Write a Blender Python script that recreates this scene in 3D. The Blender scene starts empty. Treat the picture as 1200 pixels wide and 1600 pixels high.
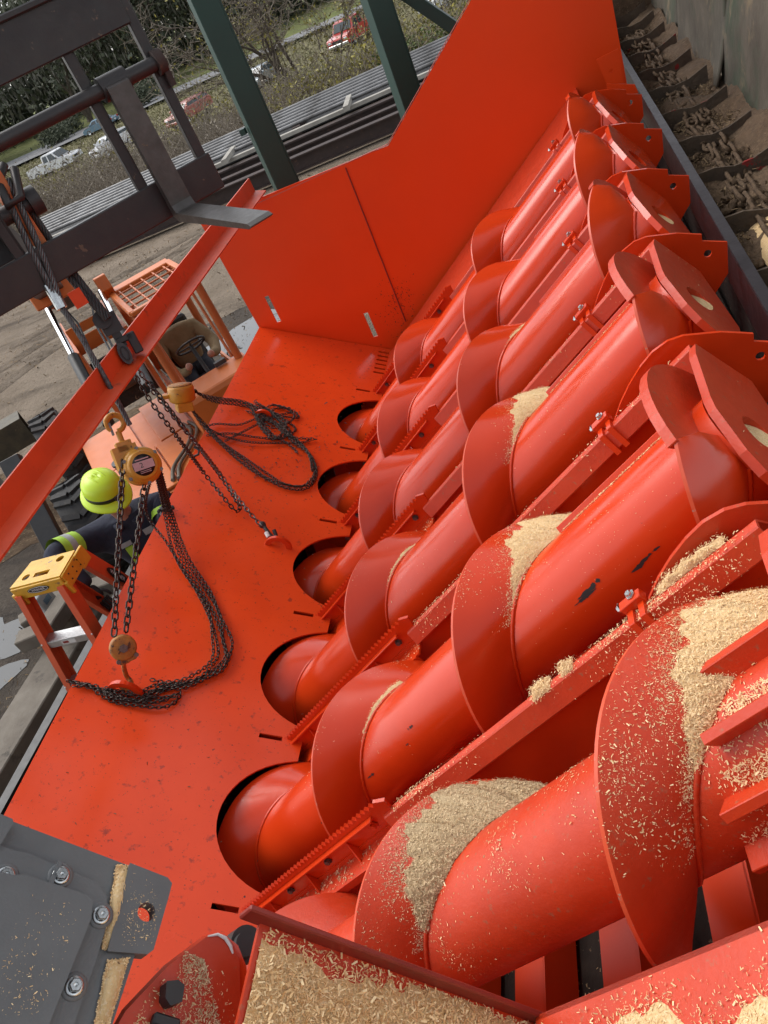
import bpy, bmesh, math, random
import numpy as np
from mathutils import Vector, Matrix, Quaternion
from mathutils.geometry import tessellate_polygon
random.seed(7); rng = np.random.default_rng(7)
R_ = math.radians
scene = bpy.context.scene
COL = scene.collection

# ------------------------------------------------------------------ camera, sky, sun, exposure
H = 4.3                                   # camera height over the yard
F = 1200.0                                # focal length in photo pixels (1200 x 1600 photo)
CR = np.array([[0.92279, -0.20963, -0.32332], [0.12013, -0.64897, 0.75128], [-0.36732, -0.73212, -0.57368]])
def _orth(m):
    y = np.array([189., -1021., F]); y /= np.linalg.norm(y)
    n = np.array([764., 1511., F]); n -= n.dot(y) * y; n /= np.linalg.norm(n)
    z = -n; x = np.cross(y, z)
    return np.array([x, y, z])
CR = _orth(CR)
cam_d = bpy.data.cameras.new('camera'); cam = bpy.data.objects.new('camera', cam_d); COL.objects.link(cam)
cx, cy, cz = CR @ np.array([1, 0, 0]), CR @ np.array([0, -1, 0]), CR @ np.array([0, 0, -1])
cam.matrix_world = Matrix(((cx[0], cy[0], cz[0], 0), (cx[1], cy[1], cz[1], 0), (cx[2], cy[2], cz[2], H), (0, 0, 0, 1)))
cam_d.sensor_fit = 'VERTICAL'; cam_d.sensor_height = 24.0; cam_d.lens = 24.0 * F / 1600
cam_d.clip_start = 0.05; cam_d.clip_end = 2000
scene.camera = cam

SUN_EL, SUN_AZ = R_(50), R_(-65)          # azimuth measured from +Y towards +X
w = bpy.data.worlds.new('World'); scene.world = w; w.use_nodes = True
nt = w.node_tree; nt.nodes.clear()
out = nt.nodes.new('ShaderNodeOutputWorld'); bg = nt.nodes.new('ShaderNodeBackground')
sky = nt.nodes.new('ShaderNodeTexSky'); sky.sky_type = 'NISHITA'; sky.sun_disc = False
sky.sun_elevation = SUN_EL; sky.sun_rotation = SUN_AZ; sky.dust_density = 1.6; sky.air_density = 1.0; sky.ozone_density = 1.0
hs = nt.nodes.new('ShaderNodeHueSaturation'); hs.inputs['Saturation'].default_value = 0.22
nt.links.new(sky.outputs[0], hs.inputs['Color']); nt.links.new(hs.outputs[0], bg.inputs[0]); nt.links.new(bg.outputs[0], out.inputs[0])
bg.inputs[1].default_value = 0.15
sl = bpy.data.lights.new('sun', 'SUN'); sun = bpy.data.objects.new('sun', sl); COL.objects.link(sun)
sl.energy = .8; sl.angle = R_(35); sl.color = (1.0, 0.95, 0.88)
sd = Vector((math.sin(SUN_AZ) * math.cos(SUN_EL), math.cos(SUN_AZ) * math.cos(SUN_EL), math.sin(SUN_EL)))
sun.rotation_euler = sd.to_track_quat('Z', 'Y').to_euler()
vs = scene.view_settings; vs.view_transform = 'Standard'; vs.look = 'None'; vs.gamma = 1.0; vs.exposure = 0.96; vs.use_curve_mapping = False

# ------------------------------------------------------------------ measuring: rays of the photo met with known planes
def ray(x, y): return CR @ np.array([x - 600.0, y - 800.0, F])
def onX(x, y, v): d = ray(x, y); return Vector(d * v / d[0])
def onY(x, y, v): d = ray(x, y); return Vector(d * v / d[1])
def onZ(x, y, v): d = ray(x, y); return Vector(d * v / d[2])
def onPl(x, y, n, p): d = ray(x, y); n = np.array(n); return Vector(d * (n.dot(np.array(p)) / n.dot(d)))
GZ = -H                                    # yard level, camera-relative
GB = GZ - 2.1                              # lower ground beyond the stockpile
# frame of the inclined augers: u up along the screws, Y across, w square to both
UV = Vector((.8, 0, .6)); YV = Vector((0, 1, 0)); WV = Vector((-.6, 0, .8))
U0 = -3.38357
KY = .04                                   # the screws run in a touch towards the camera at their lower end
UT = (UV + YV * KY).normalized()
def AP(u, y, w): return UV * (U0 + u) + YV * (y + KY * (u - 2.4)) + WV * w
def onU(x, y, u): d = ray(x, y); t = (u + U0) / d.dot(np.array(UV)); return Vector(d * t)
def uyw(P): P = Vector(P); return P.dot(UV) - U0, P.y, P.dot(WV)
# frame of the sloping plate
PO = Vector((-1.9618, 0, -3.0236)); PD = Vector((.8778, 0, -.4790)); PN = Vector((.4790, 0, .8778))
def PP(v, y, n=0): return PO + PD * v + YV * y + PN * n
def pl(x, y, off=0.0):
    return onPl(x, y, PN, PO + PN * off)

# ------------------------------------------------------------------ mesh helpers
class MB:
    def __init__(s): s.v = []; s.f = []; s.sm = []; s.mi = []
    def add(s, vs, fs, smooth=False, mi=0):
        b = len(s.v); s.v += [tuple(p) for p in vs]
        for f in fs: s.f.append(tuple(b + i for i in f)); s.sm.append(smooth); s.mi.append(mi)
        return s
    def box(s, c, size, ax=None, mi=0, taper=1.0):
        c = Vector(c); X, Y, Z = ax if ax else (Vector((1, 0, 0)), Vector((0, 1, 0)), Vector((0, 0, 1)))
        X, Y, Z = X * (size[0] / 2), Y * (size[1] / 2), Z * (size[2] / 2)
        p = []
        for k in (-1, 1):
            t = taper if k == 1 else 1.0
            for a, b in ((-1, -1), (1, -1), (1, 1), (-1, 1)): p.append(c + X * a * t + Y * b * t + Z * k)
        return s.add(p, [(3, 2, 1, 0), (4, 5, 6, 7), (0, 1, 5, 4), (1, 2, 6, 5), (2, 3, 7, 6), (3, 0, 4, 7)], False, mi)
    def prism(s, poly, ext, mi=0, holes=(), smooth=False):
        """flat polygon (3-D points) with holes, thickened by the vector ext"""
        ext = Vector(ext); loops = [[Vector(p) for p in poly]] + [[Vector(p) for p in h] for h in holes]
        flat = [p for l in loops for p in l]; n = len(flat)
        tris = tessellate_polygon(loops)
        nn = Vector((0, 0, 0))
        for t in tris: nn += (flat[t[1]] - flat[t[0]]).cross(flat[t[2]] - flat[t[0]])
        fs = []
        for t in tris:
            a = (flat[t[1]] - flat[t[0]]).cross(flat[t[2]] - flat[t[0]])
            up = a.dot(ext) > 0
            fs.append(tuple(t) if not up else tuple(reversed(t))); fs.append(tuple(i + n for i in (t if up else reversed(t))))
        s.add(flat + [p + ext for p in flat], fs, False, mi)
        for l in loops:
            m = len(l); s.add(l + [p + ext for p in l], [(i, (i + 1) % m, (i + 1) % m + m, i + m) for i in range(m)], smooth, mi)
        return s
    def tube(s, pts, r, n=8, caps=True, mi=0, smooth=True, closed=False):
        pts = [Vector(p) for p in pts]; m = len(pts)
        rs = r if isinstance(r, (list, tuple)) else [r] * m
        base = None; rings = []
        for i, p in enumerate(pts):
            a = pts[i - 1] if (i > 0 or closed) else p; b = pts[(i + 1) % m] if (i < m - 1 or closed) else p
            t = (b - a).normalized() if (b - a).length > 1e-9 else Vector((0, 0, 1))
            if base is None:
                base = t.orthogonal().normalized()
            base = (base - t * base.dot(t)); base = base.normalized() if base.length > 1e-6 else t.orthogonal().normalized()
            bn = t.cross(base)
            rings += [p + (base * math.cos(2 * math.pi * k / n) + bn * math.sin(2 * math.pi * k / n)) * rs[i] for k in range(n)]
        fs = []
        for i in range(m - 1 if not closed else m):
            j = (i + 1) % m
            for k in range(n): fs.append((i * n + k, i * n + (k + 1) % n, j * n + (k + 1) % n, j * n + k))
        s.add(rings, fs, smooth, mi)
        if caps and not closed:
            s.add(rings[:n], [tuple(reversed(range(n)))], False, mi); s.add(rings[-n:], [tuple(range(n))], False, mi)
        return s
    def cyl(s, p0, p1, r0, r1=None, n=16, caps=True, mi=0): return s.tube([p0, p1], [r0, r0 if r1 is None else r1], n, caps, mi)
    def lathe(s, o, ax, prof, n=20, mi=0, smooth=True):
        """prof: (radius, height) along the axis"""
        o = Vector(o); ax = Vector(ax).normalized(); a = ax.orthogonal().normalized(); b = ax.cross(a); m = len(prof); vs = []
        for r, h in prof:
            for k in range(n): vs.append(o + ax * h + (a * math.cos(2 * math.pi * k / n) + b * math.sin(2 * math.pi * k / n)) * max(r, 1e-5))
        return s.add(vs, [(i * n + k, i * n + (k + 1) % n, (i + 1) * n + (k + 1) % n, (i + 1) * n + k) for i in range(m - 1) for k in range(n)], smooth, mi)
    def grid(s, fn, nu, nv, smooth=True, mi=0):
        return s.add([fn(i / nu, j / nv) for i in range(nu + 1) for j in range(nv + 1)],
                     [(i * (nv + 1) + j, (i + 1) * (nv + 1) + j, (i + 1) * (nv + 1) + j + 1, i * (nv + 1) + j + 1) for i in range(nu) for j in range(nv)], smooth, mi)
    def sphere(s, c, r, nu=12, nv=8, sc=(1, 1, 1), mi=0, ax=None):
        c = Vector(c); A = ax or (Vector((1, 0, 0)), Vector((0, 1, 0)), Vector((0, 0, 1)))
        return s.grid(lambda a, b: c + (A[0] * sc[0] * math.cos(2 * math.pi * a) * math.sin(math.pi * b) + A[1] * sc[1] * math.sin(2 * math.pi * a) * math.sin(math.pi * b) - A[2] * sc[2] * math.cos(math.pi * b)) * r, nu, nv, True, mi)

BASE = {}
def _mesh(name, mb, base):
    me = bpy.data.meshes.new(name)
    if isinstance(mb, tuple): V, Fc = mb; sm = None; mi = None
    else: V, Fc, sm, mi = mb.v, mb.f, mb.sm, mb.mi
    V = np.asarray(V, dtype=float) - np.array(base)
    me.from_pydata(V.tolist(), [], Fc if not isinstance(Fc, np.ndarray) else Fc.tolist())
    if sm: me.polygons.foreach_set('use_smooth', sm); me.polygons.foreach_set('material_index', mi)
    me.update(); return me
def thing(name, label, cat, loc, group=None):
    o = bpy.data.objects.new(name, None); COL.objects.link(o); o.empty_display_size = .1
    o.location = Vector(loc) + Vector((0, 0, H)); BASE[o.name] = Vector(loc)
    o['label'] = label; o['category'] = cat
    if group: o['group'] = group
    return o
def obj(name, mb, mats, parent=None, bevel=0, label=None, cat=None, group=None, kind=None, base=None, seg=1):
    mats = mats if isinstance(mats, (list, tuple)) else [mats]
    if parent is not None: b = BASE[parent.name]
    elif base is not None: b = Vector(base)
    else:
        V = np.asarray(mb[0] if isinstance(mb, tuple) else mb.v); b = Vector(((V[:, 0].min() + V[:, 0].max()) / 2, (V[:, 1].min() + V[:, 1].max()) / 2, V[:, 2].min()))
    o = bpy.data.objects.new(name, _mesh(name, mb, b)); COL.objects.link(o); BASE[o.name] = Vector(b)
    for m in mats: o.data.materials.append(m)
    if parent is not None: o.parent = parent
    else: o.location = Vector(b) + Vector((0, 0, H))
    if bevel:
        md = o.modifiers.new('bevel', 'BEVEL'); md.width = bevel; md.segments = seg; md.limit_method = 'ANGLE'; md.angle_limit = R_(40); md.harden_normals = False
    for k, v in (('label', label), ('category', cat), ('group', group), ('kind', kind)):
        if v: o[k] = v
    return o
def put(name, mesh, parent, pos, rot=None, kind=None):
    """another object of a shared mesh, pos/rot in camera-relative world space, under parent"""
    o = bpy.data.objects.new(name, mesh); COL.objects.link(o); BASE[o.name] = BASE[parent.name]; o.parent = parent
    M = Matrix.Translation(Vector(pos) - BASE[parent.name])
    if rot is not None: M = M @ (rot if isinstance(rot, Matrix) else rot.to_matrix().to_4x4())
    o.matrix_local = M
    if kind: o['kind'] = kind
    return o
def shared(name, mb, mats):
    me = _mesh(name, mb, (0, 0, 0))
    for m in (mats if isinstance(mats, (list, tuple)) else [mats]): me.materials.append(m)
    return me
def frame_mat(X, Y, Z):
    return Matrix(((X.x, Y.x, Z.x, 0), (X.y, Y.y, Z.y, 0), (X.z, Y.z, Z.z, 0), (0, 0, 0, 1)))
def copy_tree(o, parent=None):
    c = o.copy(); COL.objects.link(c); c.parent = parent
    for ch in list(o.children): copy_tree(ch, c)
    return c
def circ(cfn, r, n, ry=None): return [cfn(r * math.cos(2 * math.pi * k / n), (ry or r) * math.sin(2 * math.pi * k / n)) for k in range(n)]
def text_mb(txt, size, O, X, Y, depth=.001, mi=0, align='CENTER'):
    cu = bpy.data.curves.new('txt', 'FONT'); cu.body = txt; cu.size = size; cu.align_x = align; cu.align_y = 'CENTER'; cu.extrude = depth / 2
    o = bpy.data.objects.new('txt', cu); COL.objects.link(o)
    dg = bpy.context.evaluated_depsgraph_get(); me = bpy.data.meshes.new_from_object(o.evaluated_get(dg))
    Z = X.cross(Y); mb = MB()
    mb.add([O + X * v.co.x + Y * v.co.y + Z * v.co.z for v in me.vertices], [tuple(p.vertices) for p in me.polygons], False, mi)
    bpy.data.objects.remove(o); bpy.data.meshes.remove(me); bpy.data.curves.remove(cu)
    return mb
def skin_mb(joints, edges, root=0, sub=2):
    """joints: [(pos, rx, ry)] -> smooth limb surface as MB"""
    me = bpy.data.meshes.new('sk'); me.from_pydata([tuple(j[0]) for j in joints], edges, []); o = bpy.data.objects.new('sk', me); COL.objects.link(o)
    md = o.modifiers.new('s', 'SKIN'); md.use_smooth_shade = True
    for i, j in enumerate(joints): sv = me.skin_vertices[0].data[i]; sv.radius = (j[1], j[2]); sv.use_root = (i == root)
    ss = o.modifiers.new('ss', 'SUBSURF'); ss.levels = sub; ss.render_levels = sub
    dg = bpy.context.evaluated_depsgraph_get(); m2 = bpy.data.meshes.new_from_object(o.evaluated_get(dg)); mb = MB()
    mb.add([v.co for v in m2.vertices], [tuple(p.vertices) for p in m2.polygons], True)
    bpy.data.objects.remove(o); bpy.data.meshes.remove(me); bpy.data.meshes.remove(m2)
    return mb

# ------------------------------------------------------------------ materials
def N(nt, t, **kw):
    n = nt.nodes.new(t)
    for k, v in kw.items():
        if k in n.inputs: n.inputs[k].default_value = v
        else: setattr(n, k, v)
    return n
def mat(name, c1, c2=None, scale=6, rough=.5, metal=0.0, bump=0.0, bscale=40, spots=None, sscale=25, sth=.62, rvar=.1, detail=6, stretch=None, spots2=None, s2scale=120, s2th=.68, coat=0.0, spec=.5, sw=.04, s2w=.03):
    m = bpy.data.materials.new(name); m.use_nodes = True; t = m.node_tree; p = t.nodes['Principled BSDF']
    L = t.links.new; tc = N(t, 'ShaderNodeTexCoord'); co = tc.outputs['Object']
    if stretch:
        mp = N(t, 'ShaderNodeMapping'); mp.inputs['Scale'].default_value = stretch; L(co, mp.inputs[0]); co = mp.outputs[0]
    p.inputs['Metallic'].default_value = metal; p.inputs['Specular IOR Level'].default_value = spec
    if coat: p.inputs['Coat Weight'].default_value = coat; p.inputs['Coat Roughness'].default_value = .12
    c2 = c2 or tuple(x * .8 for x in c1)
    n1 = N(t, 'ShaderNodeTexNoise', Scale=scale, Detail=detail, Roughness=.6); L(co, n1.inputs['Vector'])
    r1 = N(t, 'ShaderNodeMapRange'); r1.inputs[1].default_value = .3; r1.inputs[2].default_value = .7; L(n1.outputs['Fac'], r1.inputs[0])
    mx = N(t, 'ShaderNodeMix', data_type='RGBA'); mx.inputs[6].default_value = (*c1, 1); mx.inputs[7].default_value = (*c2, 1); L(r1.outputs[0], mx.inputs[0]); col = mx.outputs[2]
    for sp, ss, th, wd in ((spots, sscale, sth, sw), (spots2, s2scale, s2th, s2w)):
        if sp:
            n2 = N(t, 'ShaderNodeTexNoise', Scale=ss, Detail=5, Roughness=.65); L(co, n2.inputs['Vector'])
            r2 = N(t, 'ShaderNodeMapRange'); r2.inputs[1].default_value = th; r2.inputs[2].default_value = th + wd; L(n2.outputs['Fac'], r2.inputs[0])
            m2 = N(t, 'ShaderNodeMix', data_type='RGBA'); L(r2.outputs[0], m2.inputs[0]); L(col, m2.inputs[6]); m2.inputs[7].default_value = (*sp, 1); col = m2.outputs[2]
    L(col, p.inputs['Base Color'])
    r3 = N(t, 'ShaderNodeMapRange'); r3.inputs[3].default_value = max(0, rough - rvar); r3.inputs[4].default_value = min(1, rough + rvar)
    n3 = N(t, 'ShaderNodeTexNoise', Scale=scale * 2.3, Detail=4); L(co, n3.inputs['Vector']); L(n3.outputs['Fac'], r3.inputs[0]); L(r3.outputs[0], p.inputs['Roughness'])
    if bump:
        nb = N(t, 'ShaderNodeTexNoise', Scale=bscale, Detail=5, Roughness=.6); L(co, nb.inputs['Vector'])
        bp = N(t, 'ShaderNodeBump', Strength=bump, Distance=.02); L(nb.outputs['Fac'], bp.inputs['Height']); L(bp.outputs[0], p.inputs['Normal'])
    return m
RED = (.68, .050, .007); RED2 = (.61, .041, .006)
M = {}
M['red'] = mat('red_paint', RED, RED2, 3, .21, bump=.03, bscale=14, spots=(.30, .045, .02), sscale=60, sth=.70, rvar=.10)
M['red_plate'] = mat('red_plate_paint', (.80, .072, .011), (.71, .058, .009), 2.2, .22, bump=.03, bscale=9, spots=(.34, .038, .016), sscale=18, sth=.60, sw=.10, spots2=(.06, .022, .018), s2scale=55, s2th=.655, rvar=.12)
M['red_wall'] = mat('red_wall_paint', (.86, .066, .006), (.80, .058, .005), 1.2, .38, bump=.02, bscale=6, rvar=.08)
M['rim'] = mat('worn_rim_paint', (.70, .10, .04), (.60, .07, .025), 12, .35, spots=(.45, .22, .16), sscale=30, sth=.62)
M['red_dust'] = mat('red_dusty_paint', (.60, .048, .010), (.52, .038, .009), 9, .42, bump=.08, bscale=70, spots=(.34, .12, .06), sscale=45, sth=.60, sw=.15, rvar=.15)
M['red_dark'] = mat('red_primer', (.30, .03, .018), (.22, .022, .014), 10, .5, bump=.05)
M['beam'] = mat('beam_paint', (.74, .075, .016), (.62, .060, .014), 5, .45, bump=.04, spots=(.24, .05, .025), sscale=12, sth=.60, sw=.2)
M['edge'] = mat('bare_edge', (.62, .12, .08), (.55, .2, .16), 20, .5)
M['grey'] = mat('grey_gearbox_paint', (.140, .148, .152), (.112, .118, .122), 7, .42, bump=.12, bscale=160, spots=(.15, .145, .13), sscale=90, sth=.68)
M['zinc'] = mat('zinc_bolt', (.62, .64, .64), (.42, .44, .44), 60, .28, 1.0)
M['bolt'] = mat('dull_bolt', (.22, .19, .18), (.12, .10, .09), 60, .4, .7)
M['black'] = mat('black_paint', (.018, .018, .02), (.03, .029, .028), 9, .5, spots=(.07, .06, .05), sscale=30, sth=.66)
M['dirty_black'] = mat('worn_black_steel', (.030, .028, .030), (.045, .040, .038), 6, .48, .2, bump=.08, bscale=30, spots=(.12, .085, .06), sscale=14, sth=.66)
M['fork'] = mat('worn_fork_steel', (.11, .10, .095), (.07, .062, .056), 14, .45, .5, bump=.1, spots=(.24, .14, .05), sscale=18, sth=.68)
M['green'] = mat('green_post_paint', (.014, .055, .042), (.011, .044, .034), 3, .5, bump=.02)
M['rail'] = mat('dark_conveyor_rail', (.055, .05, .058), (.035, .03, .034), 12, .4, .4, bump=.08, spots=(.25, .24, .25), sscale=60, sth=.70)
M['mud'] = mat('caked_brown_dust', (.15, .095, .055), (.085, .054, .031), 22, .95, bump=.8, bscale=55, spots=(.24, .17, .10), sscale=50, sth=.58, sw=.12)
M['flight_bar'] = mat('worn_flight_steel', (.125, .088, .058), (.07, .05, .035), 9, .85, 0, bump=.5, spots=(.28, .02, .018), sscale=3.2, sth=.60, sw=.02)
M['lining'] = mat('weathered_lining', (.135, .115, .085), (.055, .044, .032), 3.2, .9, bump=.6, bscale=16, spots=(.05, .08, .045), sscale=1.7, sth=.53, sw=.16, spots2=(.20, .155, .095), s2scale=5, s2th=.57, s2w=.12, stretch=(1, .8, .7))
M['chain'] = mat('oily_chain', (.045, .036, .033), (.085, .065, .055), 30, .34, .75)
M['chain_bright'] = mat('plated_chain', (.28, .25, .24), (.07, .055, .05), 24, .3, .9)
M['cable'] = mat('steel_rope', (.16, .155, .155), (.07, .066, .066), 40, .42, .8)
M['hoist'] = mat('yellow_hoist_paint', (.60, .29, .025), (.50, .21, .02), 14, .42, bump=.05, spots=(.15, .065, .025), sscale=30, sth=.64)
M['hoist_rust'] = mat('rusted_hoist_paint', (.50, .21, .03), (.26, .10, .03), 30, .6, bump=.2, spots=(.10, .045, .02), sscale=38, sth=.55)
M['label_black'] = mat('black_label', (.012, .012, .012), None, 10, .35)
M['label_pink'] = mat('pale_label', (.62, .36, .36), None, 30, .5)
M['white'] = mat('white_print', (.78, .78, .76), None, 10, .5)
M['orange'] = mat('orange_machine_paint', (.66, .175, .032), (.56, .14, .026), 3, .45, bump=.04, spots=(.40, .15, .07), sscale=9, sth=.64, sw=.15)
M['orange_dark'] = mat('orange_frame_paint', (.60, .16, .045), (.50, .13, .035), 4, .45, bump=.04, spots=(.06, .03, .02), sscale=5, sth=.66, sw=.1)
M['chrome'] = mat('chrome_rod', (.78, .78, .80), (.7, .7, .72), 8, .12, 1.0)
M['tyre'] = mat('black_tyre', (.022, .022, .024), (.05, .047, .043), 12, .8, bump=.2)
M['rubber'] = mat('grey_rubber', (.06, .06, .062), (.045, .045, .047), 12, .55)
M['yellow'] = mat('yellow_plastic', (.72, .42, .035), (.60, .33, .025), 14, .48, bump=.1, bscale=80, spots=(.20, .12, .06), sscale=22, sth=.62, sw=.06)
M['fibre'] = mat('orange_fibreglass', (.66, .10, .03), (.58, .085, .025), 6, .42)
M['alu'] = mat('aluminium_tread', (.62, .62, .62), (.48, .48, .48), 30, .35, .8, bump=.3, bscale=140)
M['hiviz'] = mat('lime_helmet', (.56, .80, .03), (.52, .76, .03), 8, .38, spots=(.35, .42, .06), sscale=24, sth=.72)
M['hiviz_tape'] = mat('lime_tape', (.42, .70, .06), None, 30, .6)
M['silver_tape'] = mat('silver_tape', (.42, .44, .44), None, 30, .4)
M['navy'] = mat('navy_cloth', (.014, .018, .034), (.026, .030, .052), 12, .9, bump=.9, bscale=7)
M['skin'] = mat('skin', (.46, .24, .17), (.42, .20, .14), 20, .5)
M['glove'] = mat('dark_glove', (.012, .012, .014), (.03, .03, .032), 30, .8)
M['tan'] = mat('tan_jacket', (.27, .19, .10), (.21, .145, .072), 10, .9, bump=.9, bscale=9)
M['denim'] = mat('dark_trousers', (.025, .028, .04), None, 10, .9)
M['rust'] = mat('rusty_beam', (.060, .038, .032), (.035, .024, .022), 5, .75, .2, bump=.2, spots=(.11, .06, .04), sscale=8, sth=.6, sw=.1)
M['pipe'] = mat('galvanised_pipe', (.27, .27, .27), (.11, .105, .10), 3, .5, .5)
M['timber'] = mat('grey_timber', (.21, .185, .15), (.12, .10, .08), 3, .9, bump=.3, stretch=(1, 1, 1), spots=(.07, .06, .05), sscale=5, sth=.62, sw=.1)
M['pale_timber'] = mat('pale_bearer', (.40, .38, .33), (.26, .24, .21), 4, .85)
M['olive'] = mat('olive_steel', (.10, .085, .05), (.055, .048, .035), 8, .6, .3, spots=(.2, .15, .08), sscale=7, sth=.66, sw=.1)
M['glass'] = mat('dark_glass', (.03, .04, .045), (.04, .055, .06), 2, .06, 0)
M['lens'] = mat('lamp_lens', (.55, .57, .58), None, 10, .12)
M['white_car'] = mat('white_car_paint', (.72, .73, .74), None, 2, .22, coat=.5)
M['blue_car'] = mat('blue_car_paint', (.17, .27, .36), None, 2, .22, .3, coat=.5)
M['red_car'] = mat('red_car_paint', (.50, .045, .035), None, 2, .22, coat=.5)
M['pink_car'] = mat('faded_red_car_paint', (.42, .13, .10), None, 2, .3, coat=.3)
M['silver_car'] = mat('silver_car_paint', (.30, .34, .37), None, 2, .25, .4, coat=.5)
M['bark'] = mat('tree_bark', (.11, .085, .065), (.06, .048, .038), 6, .95, bump=.6, bscale=12)
M['roof_white'] = mat('white_roof_sheet', (.70, .71, .72), None, 2, .5)
M['house_wall'] = mat('house_siding', (.42, .38, .33), None, 2, .8)
M['dark_void'] = mat('shade_dark', (.012, .009, .007), (.03, .02, .014), 20, .9, bump=.3, spots=(.16, .115, .07), sscale=26, sth=.63)  # near-black tone stands in for shade in gaps and hollows
M['sheet'] = mat('unseen_wall_sheet', (.16, .14, .12), (.11, .10, .09), 1.5, .6)
M['roof'] = mat('roof_sheet', (.30, .30, .29), None, 2, .6)

def leafy(name, c1, c2, c3=None, rough=.6):
    m = bpy.data.materials.new(name); m.use_nodes = True; t = m.node_tree; p = t.nodes['Principled BSDF']; L = t.links.new
    g = N(t, 'ShaderNodeNewGeometry'); cr = N(t, 'ShaderNodeValToRGB'); L(g.outputs['Random Per Island'], cr.inputs[0])
    e = cr.color_ramp.elements; e[0].color = (*c1, 1); e[1].color = (*c2, 1)
    if c3: k = e.new(.93); k.color = (*c3, 1); e[1].position = .9 if False else 1.0
    L(cr.outputs[0], p.inputs['Base Color']); p.inputs['Roughness'].default_value = rough; p.inputs['Specular IOR Level'].default_value = .25
    return m
M['chip'] = leafy('wood_chip', (.66, .42, .19), (.97, .76, .45), None, .8)
M['chip_grey'] = leafy('darker_chip', (.38, .26, .13), (.84, .66, .41), None, .85)
M['litter'] = leafy('brown_litter', (.07, .045, .025), (.30, .21, .12), None, .9)
M['heap'] = mat('sawdust', (.80, .57, .30), (.68, .46, .22), 60, .95, bump=.4, bscale=160, spots=(.80, .60, .36), sscale=150, sth=.55, spots2=(.26, .15, .07), s2scale=110, s2th=.64)
M['heap_grey'] = mat('darker_sawdust', (.54, .40, .23), (.42, .30, .17), 50, .95, bump=.5, bscale=140, spots=(.62, .47, .28), sscale=130, sth=.57, spots2=(.10, .06, .03), s2scale=90, s2th=.62)  # darker, greyer variant of the sawdust colour
M['leaf_brush'] = leafy('brush_leaf', (.085, .082, .035), (.20, .175, .07), (.36, .31, .07))
M['leaf_green'] = leafy('green_leaf', (.05, .075, .022), (.13, .16, .05))
M['leaf_dark'] = leafy('hazed_dark_leaf', (.040, .052, .032), (.115, .125, .080))  # leaf tone lightened to stand in for haze over the far trees
M['moss'] = leafy('hanging_moss', (.10, .10, .082), (.22, .21, .175))
M['twig'] = leafy('dry_twig', (.13, .105, .075), (.29, .245, .19))
M['grass_blade'] = leafy('dry_grass', (.10, .10, .045), (.20, .175, .085))

def ground_mat(name, c1, c2, c3, s1, s2, bump=.5, wet=None, c4=None):
    m = bpy.data.materials.new(name); m.use_nodes = True; t = m.node_tree; p = t.nodes['Principled BSDF']; L = t.links.new
    tc = N(t, 'ShaderNodeTexCoord'); mp = N(t, 'ShaderNodeMapping'); L(tc.outputs['Object'], mp.inputs[0])
    a = N(t, 'ShaderNodeTexNoise', Scale=s1, Detail=8, Roughness=.62); L(mp.outputs[0], a.inputs['Vector'])
    mp2 = N(t, 'ShaderNodeMapping'); mp2.inputs['Rotation'].default_value = (0, 0, R_(-12)); mp2.inputs['Scale'].default_value = (.35, 1.6, 1); L(tc.outputs['Object'], mp2.inputs[0])
    b = N(t, 'ShaderNodeTexNoise', Scale=s2, Detail=7, Roughness=.65); L(mp2.outputs[0], b.inputs['Vector'])
    r = N(t, 'ShaderNodeMapRange'); r.inputs[1].default_value = .35; r.inputs[2].default_value = .65; L(a.outputs['Fac'], r.inputs[0])
    m1 = N(t, 'ShaderNodeMix', data_type='RGBA'); m1.inputs[6].default_value = (*c1, 1); m1.inputs[7].default_value = (*c2, 1); L(r.outputs[0], m1.inputs[0])
    r2 = N(t, 'ShaderNodeMapRange'); r2.inputs[1].default_value = .5; r2.inputs[2].default_value = .68; L(b.outputs['Fac'], r2.inputs[0])
    m2 = N(t, 'ShaderNodeMix', data_type='RGBA'); L(m1.outputs[2], m2.inputs[6]); m2.inputs[7].default_value = (*c3, 1); L(r2.outputs[0], m2.inputs[0])
    col = m2.outputs[2]
    if c4:
        d = N(t, 'ShaderNodeTexNoise', Scale=26, Detail=3); L(tc.outputs['Object'], d.inputs['Vector']); r4 = N(t, 'ShaderNodeMapRange'); r4.inputs[1].default_value = .62; r4.inputs[2].default_value = .68; L(d.outputs['Fac'], r4.inputs[0])
        m4 = N(t, 'ShaderNodeMix', data_type='RGBA'); L(r4.outputs[0], m4.inputs[0]); L(col, m4.inputs[6]); m4.inputs[7].default_value = (*c4, 1); col = m4.outputs[2]
    L(col, p.inputs['Base Color']); p.inputs['Roughness'].default_value = .95; p.inputs['Specular IOR Level'].default_value = .2
    c = N(t, 'ShaderNodeTexNoise', Scale=s1 * 9, Detail=6, Roughness=.7); L(tc.outputs['Object'], c.inputs['Vector'])
    ad = N(t, 'ShaderNodeMath', operation='ADD'); L(c.outputs['Fac'], ad.inputs[0]); L(b.outputs['Fac'], ad.inputs[1])
    bp = N(t, 'ShaderNodeBump', Strength=bump, Distance=.12); L(ad.outputs[0], bp.inputs['Height']); L(bp.outputs[0], p.inputs['Normal'])
    return m
M['dirt'] = ground_mat('yard_dirt', (.20, .155, .112), (.275, .22, .165), (.10, .076, .056), .8, .55, 1.0, c4=(.13, .10, .075))
M['wood_litter'] = ground_mat('chip_litter', (.24, .165, .10), (.15, .10, .065), (.36, .25, .15), 5, 6, 1.0, c4=(.45, .34, .21))
M['mud_wet'] = ground_mat('wet_mud', (.075, .06, .048), (.12, .10, .08), (.05, .042, .036), 2, 1.5, .8)
M['verge'] = ground_mat('verge_grass', (.135, .125, .06), (.18, .16, .085), (.09, .10, .04), .5, .3, .6)
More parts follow.
